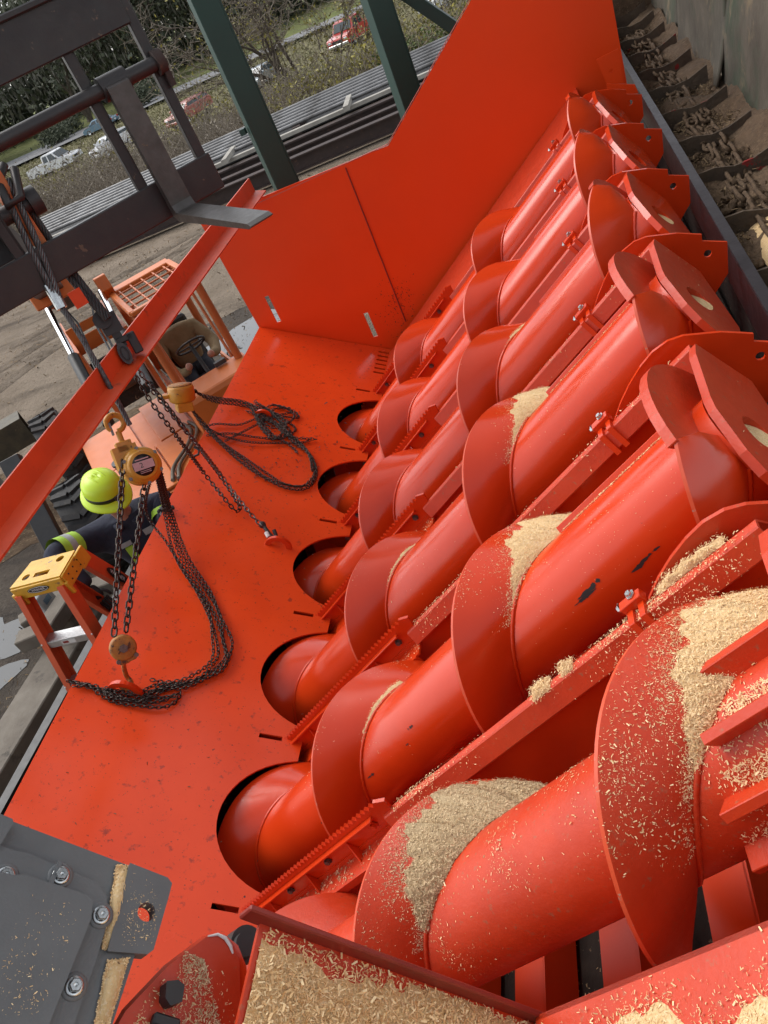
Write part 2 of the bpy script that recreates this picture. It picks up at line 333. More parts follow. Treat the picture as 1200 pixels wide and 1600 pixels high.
M['lawn'] = ground_mat('lawn_grass', (.10, .125, .04), (.16, .17, .06), (.13, .125, .05), .4, .3, .6)
M['asphalt'] = ground_mat('old_asphalt', (.20, .20, .205), (.25, .25, .25), (.17, .17, .17), .6, .4, .15)
M['water'] = mat('puddle_water', (.05, .05, .045), (.035, .035, .032), 2, .06, 0, rvar=.04)

# ------------------------------------------------------------------ THE SETTING: ground, road, verge, puddles
def sheet(name, poly, z, m, label=None):
    mb = MB(); pts = [Vector((p[0], p[1], GZ + z)) for p in poly]
    tr = tessellate_polygon([pts]); mb.add(pts, [t if (pts[t[1]] - pts[t[0]]).cross(pts[t[2]] - pts[t[0]]).z > 0 else tuple(reversed(t)) for t in tr])
    return obj(name, mb, m, kind='structure', label=label, base=(0, 0, GZ))
ZV0 = Vector((0, 0, 1))
M['rut'] = ground_mat('rut_dirt', (.17, .13, .095), (.25, .20, .15), (.11, .085, .062), 1.4, .9, 1.0, c4=(.10, .08, .06))
def slope_sheet(name, rows, m, label):
    mb = MB(); n = len(rows[0])
    mb.add([Vector(p) for r_ in rows for p in r_], [(i * n + j, i * n + j + 1, (i + 1) * n + j + 1, (i + 1) * n + j) for i in range(len(rows) - 1) for j in range(n - 1)], True)
    return obj(name, mb, m, kind='structure', label=label, base=(0, 0, GZ))
def rowline(back, z): return [(x, 22.0 + back + .262 * (x + 6), z) for x in (-500, -120, -60, -30, 0, 60, 300)]
slope_sheet('ground', [[(-500, -60, GZ), (-120, -60, GZ), (-60, -60, GZ), (-30, -60, GZ), (0, -60, GZ), (60, -60, GZ), (300, -60, GZ)], [(p[0], min(p[1], 21 + .1 * p[1]) if False else p[1], p[2]) for p in rowline(9, GZ)], rowline(14, GZ - .5), rowline(24, GB - .05), rowline(40, GB)], M['dirt'], 'bare tan dirt of the works yard, falling away beyond the stockpile')
sheet('verge', [(-600, 60), (-60, 42), (60, 44), (300, 60), (300, 96), (-600, 196)], -2.1 + .02, M['verge'], 'dry yellowish grass verge between the yard and the road')
ra, rb_, rc, rd_ = onZ(62, 243, GB), onZ(262, 153, GB), onZ(262, 143, GB), onZ(62, 232, GB)
e1, e2 = (rb_ - ra).normalized(), (rc - rd_).normalized()
sheet('road', [ra - e1 * 300, rb_ + e1 * 200, rc + e2 * 200, rd_ - e2 * 300], -2.1 + .06, M['asphalt'], 'grey asphalt road running past the yard')
sheet('lawn', [rd_ - e2 * 320, rc + e2 * 220, (400, 4000), (-3500, 4000), (-3500, 400)], -2.1 + .04, M['lawn'], 'green grass on the far side of the road')
def blob(c, rx, ry, n=28, s=0, rot=0):
    r = random.Random(s); ph = [r.uniform(0, 6.28) for _ in range(4)]; o = []
    for k in range(n):
        a = 2 * math.pi * k / n; q = 1 + .22 * math.sin(2 * a + ph[0]) + .14 * math.sin(3 * a + ph[1]) + .10 * math.sin(5 * a + ph[2]) + .06 * math.sin(9 * a + ph[3])
        x, y = rx * q * math.cos(a), ry * q * math.sin(a); o.append((c[0] + x * math.cos(rot) - y * math.sin(rot), c[1] + x * math.sin(rot) + y * math.cos(rot)))
    return o
for k_, off_ in enumerate((0, 1.9, 3.4, 5.2)):
    a_, b_ = onZ(-40, 640 - 18 * k_, GZ) + Vector((0, off_ * .5, 0)), onZ(300, 395, GZ) + Vector((0, off_ * .35, 0)); d_ = (b_ - a_).normalized(); n_ = Vector((-d_.y, d_.x, 0)); L_r = (b_ - a_).length; mb = MB()
    mb.grid(lambda s_, t_: a_ + d_ * (L_r * s_) + n_ * (.5 * (t_ - .5) + .25 * math.sin(5 * s_ + k_)) + ZV0 * (.006 + .05 * abs(math.sin(math.pi * 2 * t_)) ** 2 * (.6 + .4 * math.sin(60 * s_ + 3 * t_)) * math.sin(math.pi * t_) ** .5 * math.sin(math.pi * s_) ** .3), 120, 8)
    obj('wheel_rut', mb, M['rut'], kind='structure', label='churned wheel rut running across the yard dirt', base=(0, 0, GZ))
p1 = onZ(372, 522, GZ); p2 = onZ(20, 990, GZ); p3 = onZ(30, 1050, GZ)
sheet('wet_mud', blob(p1, 1.3, 1.5, 40, 3), .004, M['mud_wet'], 'dark wet mud round the puddle by the end wall')
sheet('puddle', blob(p1 + Vector((.45, -.35, 0)), .95, .8, 36, 5), .010, M['water'], 'puddle mirroring the sky beside the red end wall')
sheet('wet_mud', blob(p2 + Vector((-.4, .2, 0)), 2.0, 2.2, 44, 8), .004, M['mud_wet'], 'black wet mud left of the stepladder')
sheet('puddle', blob(p2 + Vector((-.35, -.1, 0)), .55, .42, 36, 11, .4), .010, M['water'], 'small puddle in black mud left of the stepladder')
sheet('puddle', blob(p3 + Vector((-.5, -.2, 0)), .5, .3, 36, 12, .9), .010, M['water'], 'narrow puddle at the left edge by the timbers')
pc = onZ(95, 760, GZ)
sheet('chip_litter', blob(pc + Vector((-.3, 0, 0)), 2.4, 1.9, 50, 21), .008, M['wood_litter'], 'wood chip litter strewn over the dirt behind the worker')

# ------------------------------------------------------------------ HOPPER
SP = .87
RY = [1.45 + SP * i for i in range(6)]             # ridge bars between the screws
AY = [1.015 + SP * i for i in range(6)]            # screw axes
AW, TR, FR, PITCH, LEAN = -1.35, .175, .335, 1.0, .145
def lean(r): return LEAN * (FR - r) / (FR - TR)
hop = thing('hopper', 'big red-orange steel hopper with sloping plate, end wall and screw trough', 'hopper', (-.8, 3, GZ))
AX = (UT, YV, WV)
# sloping plate with screw holes, blade slots and comb slots
outl = [PP(-1.27, .2), PP(-1.27, 6.49)] + [PP(.05, 6.49)]
for Yc in reversed(AY[1:]):
    for k in range(25):
        a = math.pi / 2 * (1 - 2 * k / 24)          # arc from +Y round the left to -Y
        v = .118 - .428 * math.cos(a); y = Yc - .115 + .352 * math.sin(a)
        if v < .05: outl.append(PP(v, y))
outl += [PP(.05, 1.38), PP(.05, .2)]
slots = [[PP(-.222, y - .018), PP(-.10, y - .018), PP(-.10, y + .008), PP(-.222, y + .008)] for y in [q - .095 for q in RY]]
slots += [[PP(-.115 + .0 * k, 6.02 + .075 * k), PP(-.015, 6.02 + .075 * k), PP(-.015, 6.045 + .075 * k), PP(-.115, 6.045 + .075 * k)] for k in range(6)]
obj('sloping_plate', MB().prism(outl, -PN * .012, holes=slots), M['red_plate'], hop)
# far end wall with two slots
YW = 6.5
wallp = [(-3.12, -1.36), (-1.335, -1.34), (-.20, -.47), (.30, -.47), (.48, -.62), (.48, -1.75), (.3, -1.9), (-1.6, -3.3), (-3.06, -3.3)]
def wslot(a, b, t=.022):
    A, B = onY(*a, YW), onY(*b, YW); d = (B - A).normalized(); s = Vector((d.z, 0, -d.x)) * t
    return [A - s, A + s, B + s, B - s]
obj('end_wall', MB().prism([Vector((x, YW, z)) for x, z in wallp], (0, .012, 0), holes=[wslot((416, 463), (436, 503)), wslot((571, 489), (587, 526))]), M['red_wall'], hop)
sA, sB = onY(540, 262, YW - .004), onY(634, 502, YW - .004)
obj('wall_seam', MB().tube([sA.lerp(sB, k / 12) + Vector((random.uniform(-.001, .001), 0, 0)) for k in range(13)], .006, 6), M['red_dark'], hop)
tp = [onY(317, 357, YW), Vector((-1.335, YW, -1.335)), Vector((-.20, YW, -.465))]
for a, b in zip(tp, tp[1:]):
    d = (b - a).normalized(); z = Vector((-d.z, 0, d.x)); 
    obj('wall_cap', MB().box((a + b) / 2 + Vector((0, .006, 0)) + z * .004, ((b - a).length, .016, .006), (d, YV, z)), M['edge'], hop)
# filler plate along the far wall, trough floor, near ledge
obj('filler_plate', MB().prism([AP(-.02, 5.835, -1.25), AP(2.62, 5.835, -1.25), AP(2.62, 6.495, -1.232), AP(-.02, 6.495, -1.232)], WV * -.01), M['red_dust'], hop)
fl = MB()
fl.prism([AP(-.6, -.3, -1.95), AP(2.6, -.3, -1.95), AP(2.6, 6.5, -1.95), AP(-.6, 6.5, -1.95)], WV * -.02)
fl.box((-2.98, 3.3, -3.4), (.03, 6.3, 1.78)).box((-2.4, 3.3, -3.9), (1.1, 6.3, .03)).box((-1.5, 6.47, -3.72), (2.9, .02, 1.15))  # added dark sheets stand in for the shade seen through the screw holes
obj('shade_trough_floor', fl, M['dark_void'], hop)
for k in range(7):
    u = -.1 + .42 * k
    obj('cross_beam', MB().box(AP(u, 3.1, -1.80), (.15, 6.6, .02), AX).box(AP(u + .075, 3.1, -1.86), (.012, 6.6, .14), AX), M['red_wall'], hop)
# ridge bars, clamps, webs
BOLT = MB().lathe((0, 0, 0), (0, 0, 1), [(.0, .016), (.011, .016), (.0125, .013), (.0125, .004), (.019, .004), (.019, 0)], 6, smooth=False)
bolt_me = shared('bolt', BOLT, M['bolt']); zbolt_me = shared('bolt', BOLT, M['zinc'])
QY = frame_mat(UV, WV, -YV)                         # bolt axis towards -Y
QYr = frame_mat(-UV, WV, YV)
QU = frame_mat(YV, WV, UV)
for i, y in enumerate(RY + [.58]):
    near = i == 6
    u0, u1 = (1.05, 2.735)
    prof = [(-.046, -.062), (-.014, 0), (.014, 0), (.046, -.062), (.040, -.066), (.011, -.009), (-.011, -.009), (-.040, -.066)]
    rb = obj('ridge_bar', MB().prism([AP(u0, y + a, -1.232 + b) for a, b in prof], UT * (u1 - u0)), M['red_dust'], hop, bevel=.004)
    obj('web_plate', MB().box(AP((-.15 + 2.7) / 2, y, -1.46), (2.85, .012, .36), AX), M['red'], hop)
    if near: continue
    uc = 2.345
    cl = obj('clamp', MB().prism([AP(uc - .03, y + a, -1.228 + b) for a, b in [(-.062, -.075), (-.026, .008), (.026, .008), (.062, -.075), (.05, -.075), (-.05, -.075)]], UV * .02)
             .prism([AP(uc + .012, y + a, -1.228 + b) for a, b in [(-.062, -.075), (-.026, .010), (.026, .010), (.062, -.075), (.05, -.075), (-.05, -.075)]], UV * .02)
             .box(AP(uc, y + .035, -1.215), (.075, .03, .03), AX), M['red'], rb, bevel=.002)
    put('bolt', zbolt_me, rb, AP(uc + .01, y + .044, -1.199), frame_mat(UV, YV, WV) @ Matrix.Scale(.8, 4))
    put('bolt', zbolt_me, rb, AP(uc - .040, y + .044, -1.212), frame_mat(YV, WV, -UV) @ Matrix.Scale(.8, 4))
# saw-tooth blades
for i, y in enumerate(RY):
    T = .0295; n = 45; b0 = -.235
    top = []
    for k in range(n): u = b0 + T * k; top += [AP(u, y, -1.178), AP(u + T * .75, y, -1.160)]
    ou = top + [AP(1.092, y, -1.165), AP(1.125, y, -1.185), AP(1.06, y, -1.30), AP(b0, y, -1.30)]
    bl = obj('toothed_blade', MB().prism(ou, YV * .014), M['red'], hop)
    obj('ledge', MB().box(AP(.45, y - .012, -1.203), (1.12, .024, .010), AX), M['red'], bl, bevel=.002)
    for u in (.30, .62, .97) if i < 3 else (.1, .9):
        put('bolt', bolt_me if (i or u < .9) else shared('bolt', BOLT, M['red']), bl, AP(u, y - .002, -1.236), QY)
    for u in (.12, .45, .78):
        obj('gusset', MB().prism([AP(u, y - .001, -1.222), AP(u, y - .05, -1.30), AP(u, y - .001, -1.30)], UV * .008), M['red'], bl)
    obj('blade_seat', MB().box(AP(.44, y - .045, -1.306), (1.22, .085, .01), AX).box(AP(.44, y - .092, -1.318), (1.18, .01, .034), AX), M['red_dust'] if i == 0 else M['red'], hop)
    sh = obj('seat_stud', MB().cyl(AP(-.06, y - .075, -1.40), AP(-.06, y - .075, -1.255), .011, n=8), M['bolt'], hop)
    put('bolt', bolt_me, sh, AP(-.06, y - .075, -1.262), frame_mat(UV, YV, WV))
# divider and bearing plates at the discharge end
DIV = [(2.36, -1.262), (2.43, -1.228), (2.50, -1.203), (2.57, -1.186), (2.633, -1.180), (2.69, -1.192), (2.733, -1.22), (2.81, -1.31), (2.862, -1.397), (2.844, -1.418), (2.897, -1.504), (2.808, -1.604), (2.63, -1.648), (2.36, -1.62)]
for i, y in enumerate(RY):
    yy = y + .058
    obj('divider_plate', MB().prism([AP(u, yy, w_) for u, w_ in DIV], YV * .012, holes=[circ(lambda a, b: AP(2.82 + a, yy, -1.475 + b), .016, 12)]), M['red'] if i else M['red_dust'], hop)
    rel = [(.36, .15), (.28, .168), (.02, .178), (-.03, .172), (-.165, .10), (-.215, .045), (-.238, -.02), (-.225, -.085), (-.18, -.145), (-.10, -.185), (.0, -.20), (.38, -.10)]
    Yc = y - SP / 2
    obj('bearing_plate', MB().prism([AP(2.745, Yc + a, AW + b) for a, b in rel], UV * .026, holes=[circ(lambda a, b: AP(2.745, Yc + a, AW + b), .062, 20)]), M['red_dust'] if i < 3 else M['red'], hop, bevel=.003)
# corner plates by the end wall, at the discharge end
obj('corner_plate', MB().prism([onY(932, 93, 6.3), onY(966, 76, 6.3), onY(974, 130, 6.3), onY(947, 130, 6.3)], YV * .012, holes=[circ(lambda a, b: onY(955, 110, 6.3) + Vector((a, 0, b)), .014, 10)]), M['red_wall'], hop)
obj('corner_plate', MB().prism([onY(948, 131, 6.1), onY(992, 132, 6.1), onY(998, 146, 6.1), onY(950, 150, 6.1)], YV * .012), M['red_wall'], hop)
# pad eyes on the plate
def pad_eye(cpx, rad=.085, tilt=UV):
    c = pl(*cpx); d = (pl(cpx[0] + 30, cpx[1] + 6) - c).normalized(); n = PN
    ro, ri = rad, rad * .60; pts = [c + d * ro * math.cos(math.pi * k / 14) + n * ro * .95 * math.sin(math.pi * k / 14) for k in range(15)]
    pin = [c + d * ri * math.cos(math.pi * k / 14) + n * (.004 + ri * .95 * math.sin(math.pi * k / 14)) for k in range(14, -1, -1)]
    return obj('pad_eye', MB().prism(pts + pin, d.cross(n) * .022), M['red'], hop, bevel=.003)
pad_eye((198, 1080), .10); pad_eye((436, 852), .09); pad_eye((412, 650), .07)
# left top rail (angle) on the hopper's rim
Xr = -2.53
br = [(-2.545, -1.182), (-2.535, -1.182), (-2.535, -1.290), (-2.445, -1.318), (-2.445, -1.328), (-2.545, -1.300)]
obj('rim_angle', MB().prism([Vector((x, 0.9, z)) for x, z in br], (0, 5.62, 0)), M['beam'], hop)
# near bulkhead, near ledge
NB_U = 1.905
bk = [(.595, -.545), (.595, -1.30), (-.35, -1.30), (-.35, -.545)]
obj('bulkhead_plate', MB().prism([AP(NB_U, a, b) for a, b in bk], UV * -.012), M['red_dust'], hop)
obj('bulkhead_rim', MB().box(AP(NB_U + .012, .600, -.905), (.052, .012, .80), AX), M['red_dark'], hop, bevel=.003)
obj('near_ledge', MB().prism([AP(1.93, .598, -1.185), AP(3.1, .598, -1.185), AP(3.1, -.5, -1.185), AP(1.93, -.5, -1.185)], WV * -.012).prism([AP(1.93, .598, -1.185), AP(3.1, .598, -1.185), AP(3.1, .598, -1.24), AP(1.93, .598, -1.24)], YV * -.01), M['red_dust'], hop)
near_strut = obj('near_upright', MB().box(AP(2.05, .53, -1.55), (.14, .012, .62), AX), M['red'], hop)

# ------------------------------------------------------------------ SCREWS
heapfaces = {}
def screw(Yc, off, idx, label, u_lo=-.75, u_hi=2.74):
    """off: u of the flight rim at phi=0 for the middle turn; u falls as phi grows"""
    pm = M['red_dust'] if idx == 0 else M['red']
    t = thing('screw_conveyor', label, 'auger', AP(-.3, Yc, AW), 'screw conveyors side by side in the hopper')
    def CP(u, r, ph): return AP(u, Yc + r * math.cos(ph), AW + r * math.sin(ph))
    tb = MB(); n = 64
    tb.tube([AP(u_lo + (u_hi - u_lo) * k / 10, Yc, AW) for k in range(11)], TR, n)
    obj('tube', tb, pm, t)
    fm = MB(); wm = MB(); rim = []
    ph0 = math.radians((off + PITCH - min(2.695, u_hi)) / PITCH * 360)      # start at the top end
    ph1 = math.radians((off + PITCH - (u_lo + .08)) / PITCH * 360)
    k_n = int((ph1 - ph0) / math.radians(5)) + 1; th = .011
    vs = []; fs = []
    for k in range(k_n + 1):
        ph = ph0 + (ph1 - ph0) * k / k_n; u = off + PITCH - PITCH * ph / (2 * math.pi)
        wob = .004 * math.sin(3.1 * ph + idx)
        for r, du in ((TR - .004, 0), (.215, 0), (.275, wob * .5), (FR, wob)): vs.append(CP(min(u + du + lean(r) * (1.0 if r < .2 or r > .33 else 1.06), 2.735), r, ph))
    for k in range(k_n):
        for j in range(3): a = k * 4 + j; fs.append((a, a + 4, a + 5, a + 1))
    fm.add(vs, fs, True)
    b = []; bf = []
    for k in range(k_n + 1):
        ph = ph0 + (ph1 - ph0) * k / k_n; u = off + PITCH - PITCH * ph / (2 * math.pi) - th; wob = .004 * math.sin(3.1 * ph + idx)
        for r, du in ((TR - .004, 0), (FR, wob)): b.append(CP(min(u + du + lean(r), 2.72), r, ph))
    for k in range(k_n): a = k * 2; bf.append((a, a + 1, a + 3, a + 2))
    fm.add(b, bf, True)
    e = []; ef = []
    for k in range(k_n + 1):
        ph = ph0 + (ph1 - ph0) * k / k_n; u = off + PITCH - PITCH * ph / (2 * math.pi); wob = .004 * math.sin(3.1 * ph + idx)
        e += [CP(u + wob, FR, ph), CP(u - th + wob, FR, ph)]
    for k in range(k_n): a = k * 2; ef.append((a, a + 2, a + 3, a + 1))
    fm.add(e, ef, True, 1)
    for k in (0, k_n):
        ph = ph0 + (ph1 - ph0) * k / k_n; u = off + PITCH - PITCH * ph / (2 * math.pi)
        fm.add([CP(min(u + LEAN, 2.735), TR - .004, ph), CP(u, FR, ph), CP(u - th, FR, ph), CP(min(u + LEAN, 2.735) - th, TR - .004, ph)], [(0, 1, 2, 3)])
    obj('flight', fm, [pm, M['rim']], t)
    wm.tube([CP(off + PITCH - PITCH * ph / (2 * math.pi) + LEAN + .004 + random.uniform(-.0015, .0015), TR + .002, ph) for ph in np.linspace(ph0, ph1, k_n * 3) if off + PITCH - PITCH * ph / (2 * math.pi) + LEAN < 2.73], .0075, 6)
    obj('weld_bead', wm, pm, t)
    # flat kicker plate closing the flight at the top end
    if off + PITCH < 3.3:
        ang = [ph0 + .02 - a for a in np.linspace(0, math.pi * .95, 20)]
        pts = [CP(2.70, FR * (1.02 if k < 14 else .9), a) for k, a in enumerate(ang)] + [CP(2.70, TR - .02, a) for a in reversed(ang)]
        obj('kicker_plate', MB().prism(pts, UV * -.03), M['red_dust'] if idx < 4 else pm, t, bevel=.003)
        for ph, ua, ub in ((52, 2.10, 2.68), (8, 2.08, 2.66), (-36, 2.08, 2.66)):
            a = math.radians(ph); rd = YV * math.cos(a) + WV * math.sin(a); tg = UV.cross(rd)
            obj('wear_bar', MB().box(AP((ua + ub) / 2, Yc, AW) + rd * (TR + .008), (ub - ua, .022, .03), (UT, tg, rd)), pm, t, bevel=.002)
    else:
        for ph in (112, 148, 186, 222, 74):
            a = math.radians(ph); rd = YV * math.cos(a) + WV * math.sin(a); tg = UV.cross(rd)
            ua = {112: 2.52, 148: 2.46, 186: 2.40, 222: 2.36, 74: 2.56}[ph]
            obj('wear_bar', MB().box(AP((ua + 2.9) / 2, Yc, AW) + rd * (TR + .022), (2.9 - ua, .024, .06), (UT, tg, rd)), pm, t, bevel=.002)
    return t, CP, ph0, ph1
LAB = ['nearest red screw, heaped with sawdust, with longitudinal bars at its upper end',
       'second red screw from the front, with black scrapes on its tube',
       'third red screw from the front, with a pale sawdust wedge on its middle flight',
       'fourth red screw from the front, with only a thin line of sawdust on it',
       'fifth red screw from the front, clean and glossy between two cleaner ridges',
       'farthest red screw, clean, lying next to the tall end wall']
OFF = [2.638, 2.038, 2.039, 1.931, 1.93, 1.96]
SC = [screw(AY[i], OFF[i], i, LAB[i], u_lo=(.2 if i == 0 else -.75), u_hi=(2.95 if i == 0 else 2.74)) for i in range(6)]
# scrapes on the second screw's tube
def scrape(idx, u, ph, L, Wd, seed):
    t, CP = SC[idx][0], SC[idx][1]; r = random.Random(seed); mb = MB()
    for s in range(r.randint(3, 6)):
        u1 = u + r.uniform(-L, L) * .5; p1 = math.radians(ph + r.uniform(-Wd, Wd)); l = L * r.uniform(.2, .6); hw = r.uniform(.002, .007)
        up, dn = [], []
        for k in range(7):
            q = k / 6; wv = hw * math.sin(math.pi * (q * .9 + .05)) * r.uniform(.5, 1.4) / TR; pc_ = p1 + .18 * q * r.uniform(.8, 1.2) * l
            up.append(CP(u1 + l * q, TR + .0012, pc_ + wv)); dn.append(CP(u1 + l * q, TR + .0012, pc_ - wv))
        mb.add(up + dn, [(k, k + 1, k + 8, k + 7) for k in range(6)])
    obj('scrape_mark', mb, M['dirty_black'], t)

def cyl_hit(x, y, idx, r=TR):
    d = ray(x, y); a_, b_ = d[1], d.dot(np.array(WV)); A_ = a_ * a_ + b_ * b_; B_ = -2 * (a_ * AY[idx] + b_ * AW); C_ = AY[idx] ** 2 + AW ** 2 - r * r
    t_ = (-B_ - math.sqrt(max(0, B_ * B_ - 4 * A_ * C_))) / 2 / A_; P_ = d * t_
    u_ = P_.dot(np.array(UV)) - U0; yc_ = AY[idx] + KY * (u_ - 2.4)
    B_ = -2 * (a_ * yc_ + b_ * AW); C_ = yc_ ** 2 + AW ** 2 - r * r; t_ = (-B_ - math.sqrt(max(0, B_ * B_ - 4 * A_ * C_))) / 2 / A_; P_ = d * t_
    return P_.dot(np.array(UV)) - U0, math.degrees(math.atan2(P_.dot(np.array(WV)) - AW, P_[1] - yc_))
for k, (x, y, i_, L_, w_) in enumerate([(900, 945, 1, .10, 5), (905, 935, 1, .12, 3), (928, 912, 1, .03, 2), (1000, 880, 1, .07, 7), (990, 892, 1, .08, 5), (1010, 870, 1, .05, 3), (640, 1138, 1, .025, 2), (637, 1163, 1, .025, 3), (577, 1215, 1, .05, 2), (845, 568, 2, .05, 2), (858, 532, 2, .10, 4), (870, 520, 2, .06, 3), (505, 1285, 1, .05, 4)]):
    u_, ph_ = cyl_hit(x, y, i_); scrape(i_, u_, ph_, L_, math.radians(w_), 50 + k)
# ------------------------------------------------------------------ SAWDUST: heaps and loose chips
def chips(name, pts, nrm, size, m, label, jit=.45, parent=None, kind='stuff'):
    """flat shavings lying at pts on a surface of normal nrm; size (lo, hi) metres"""
    n = len(pts); pts = np.asarray(pts); nrm = np.asarray(nrm)
    nn = nrm + rng.normal(0, jit, (n, 3)); nn /= np.linalg.norm(nn, axis=1)[:, None]
    a = rng.normal(0, 1, (n, 3)); a -= nn * (a * nn).sum(1)[:, None]; a /= np.linalg.norm(a, axis=1)[:, None]
    b = np.cross(nn, a); L = rng.uniform(size[0], size[1], n)[:, None] * rng.choice([.6, .8, 1, 1.5], n)[:, None]; Wd = L * rng.uniform(.14, .42, n)[:, None]
    c = pts + nrm * (rng.uniform(.0, .35, n)[:, None] * L + .0012)
    V = np.stack([c - a * L / 2 - b * Wd / 2, c + a * L / 2 - b * Wd * .35, c + a * L / 2 + b * Wd * .4, c - a * L / 2 + b * Wd / 2], 1)
    V[:, 1:3] += (nn * L * .18)[:, None, :] * rng.choice([-.4, 1], n)[:, None, None]
    return obj(name, (V.reshape(-1, 3), np.arange(4 * n).reshape(-1, 4)), m, parent, label=label, kind=kind)
def fnoise(P, s, seed=0):
    """cheap smooth noise on an (n,3) array, about -1..1"""
    r = np.random.default_rng(seed); o = np.zeros(len(P)); amp = 1.0; tot = 0
    for k in range(5):
        for _ in range(3):
            d = r.normal(0, 1, 3); d /= np.linalg.norm(d); o += amp * np.sin(P @ d * s * (2 ** k) + r.uniform(0, 6.28)) / 3
        tot += amp * .55; amp *= .62
    return o / tot
def nA(*v): return np.array([tuple(x) for x in v]) if len(v) > 1 else np.array(v[0])
UVn, YVn, WVn, PNn = (np.array(tuple(x)) for x in (UV, YV, WV, PN))
def APn(u, y, w_): return np.outer(U0 + u, UVn) + np.outer(y + KY * (u - 2.4), YVn) + np.outer(w_, WVn)
def heap(idx, turn, pa, full, pb, m, cm, label, fat=1.5, ratio=.22, nchip=2500, chip=(.0025, .0055), top=.97):
    """sawdust lying in the corner of a flight (its upper face) and the tube: fills the face up to phi = full, runs out at phi = pb"""
    off = OFF[idx] + turn * PITCH; CPf = SC[idx][1]; mb = MB(); nu, nv = 60, 12; r = random.Random(idx * 7 + turn)
    phs = [r.uniform(0, 6) for _ in range(5)]; Wf = FR - TR
    def lam(ph):
        q = 0 if ph < full else (ph - full) / (pb - full)
        return max(.004, top * max(0, 1 - q) ** fat * (1 + .10 * math.sin(.21 * ph + phs[0]) + .07 * math.sin(.55 * ph + phs[1]) + .05 * math.sin(1.3 * ph + phs[2])))
    def fn(a, b):
        ph = pa + (pb - pa) * a; L = min(lam(ph), 1.0); ph_ = math.radians(ph); u = off - PITCH * ph_ / (2 * math.pi)
        r0 = TR + L * Wf; f0 = Vector((u + lean(r0) + .002, r0)); f1 = Vector((u + LEAN + ratio * L * Wf + .004, TR + .0015))
        p = f0.lerp(f1, b); bul = .10 * L * Wf * math.sin(math.pi * b); jg = .05 * L * Wf * math.sin(.9 * ph + 7 * b + phs[3]) * math.sin(math.pi * b)
        return CPf(min(p.x + bul * .7 + jg, 2.73), max(TR + .0015, p.y + bul * .7), ph_)
    mb.grid(fn, nu, nv)
    obj('sawdust_heap', mb, m, label=label, kind='stuff')
    V = np.array([tuple(v) for v in mb.v]).reshape(nu + 1, nv + 1, 3)
    ia = rng.uniform(0, nu - .01, nchip); ib = rng.uniform(0, nv - .01, nchip); i0 = ia.astype(int); j0 = ib.astype(int); fa = (ia - i0)[:, None]; fb = (ib - j0)[:, None]
    Q = V[i0, j0] * (1 - fa) * (1 - fb) + V[i0 + 1, j0] * fa * (1 - fb) + V[i0, j0 + 1] * (1 - fa) * fb + V[i0 + 1, j0 + 1] * fa * fb
    nr = np.cross(V[i0 + 1, j0] - V[i0, j0], V[i0, j0 + 1] - V[i0, j0]); ln = np.linalg.norm(nr, axis=1)[:, None] + 1e-9; nr = nr / ln
    up = .6 * UVn + .8 * WVn; nr *= np.sign((nr @ up))[:, None]
    Q = Q + rng.normal(0, .0025, Q.shape)
    chips('sawdust', Q, nr, chip, cm, 'loose shavings on the ' + label, jit=.3)
heap(1, 0, -8, 36, 116, M['heap'], M['chip'], 'sawdust heap wedged against the middle flight of the second screw', nchip=6500)
heap(2, 0, -5, 34, 110, M['heap'], M['chip'], 'sawdust heap wedged against the middle flight of the third screw', nchip=4200, fat=1.6)
heap(3, 0, 20, 35, 85, M['heap'], M['chip'], 'thin sawdust streak along the middle flight of the fourth screw', nchip=900, fat=1.2, top=.3)
heap(1, -1, 40, 55, 112, M['heap'], M['chip'], 'thin sawdust line along the lower flight of the second screw', nchip=900, fat=.8, top=.16)
heap(2, -1, 45, 60, 112, M['heap'], M['chip'], 'fine sawdust line along the lower flight of the third screw', nchip=600, fat=.8, top=.14)
heap(0, 0, -25, 27, 122, M['heap'], M['chip'], 'broad sawdust heap on the upper flight of the nearest screw', nchip=24000, chip=(.002, .006), fat=1.15, ratio=.5)
heap(0, -1, -5, 40, 122, M['heap_grey'], M['chip_grey'], 'darker grey sawdust heap on the lower flight of the nearest screw', nchip=20000, chip=(.002, .006), fat=.85, ratio=.45)

def halo(idx, turn, full, pb, fat, n, m, label, top=.97):
    off = OFF[idx] + turn * PITCH; ph = rng.uniform(full - 25, pb + 12, n); q = np.clip((ph - full) / (pb - full), 0, 1); lam = top * np.clip(1 - q, 0, 1) ** fat
    fr = lam + np.abs(rng.normal(0, .16, n)) - .03; ok = fr < 1.0; ph, fr = np.radians(ph[ok]), np.clip(fr[ok], 0, 1); r = TR + fr * (FR - TR)
    P = APn(off - PITCH * ph / (2 * np.pi) + LEAN * (FR - r) / (FR - TR) + .002, AY[idx] + r * np.cos(ph), AW + r * np.sin(ph))
    chips('sawdust', P, UVn * .74 + .67 * (np.outer(np.cos(ph), YVn) + np.outer(np.sin(ph), WVn)), (.0018, .005), M[m], label, .3)
halo(1, 0, 36, 116, 1.5, 2600, 'chip', 'loose fringe of the sawdust heap on the second screw'); halo(2, 0, 34, 110, 1.6, 1800, 'chip', 'loose fringe of the sawdust heap on the third screw')
halo(0, 0, 27, 122, 1.15, 5200, 'chip', 'loose fringe of the upper sawdust heap on the nearest screw'); halo(0, -1, 40, 122, .85, 4200, 'chip_grey', 'loose fringe of the lower sawdust heap on the nearest screw')

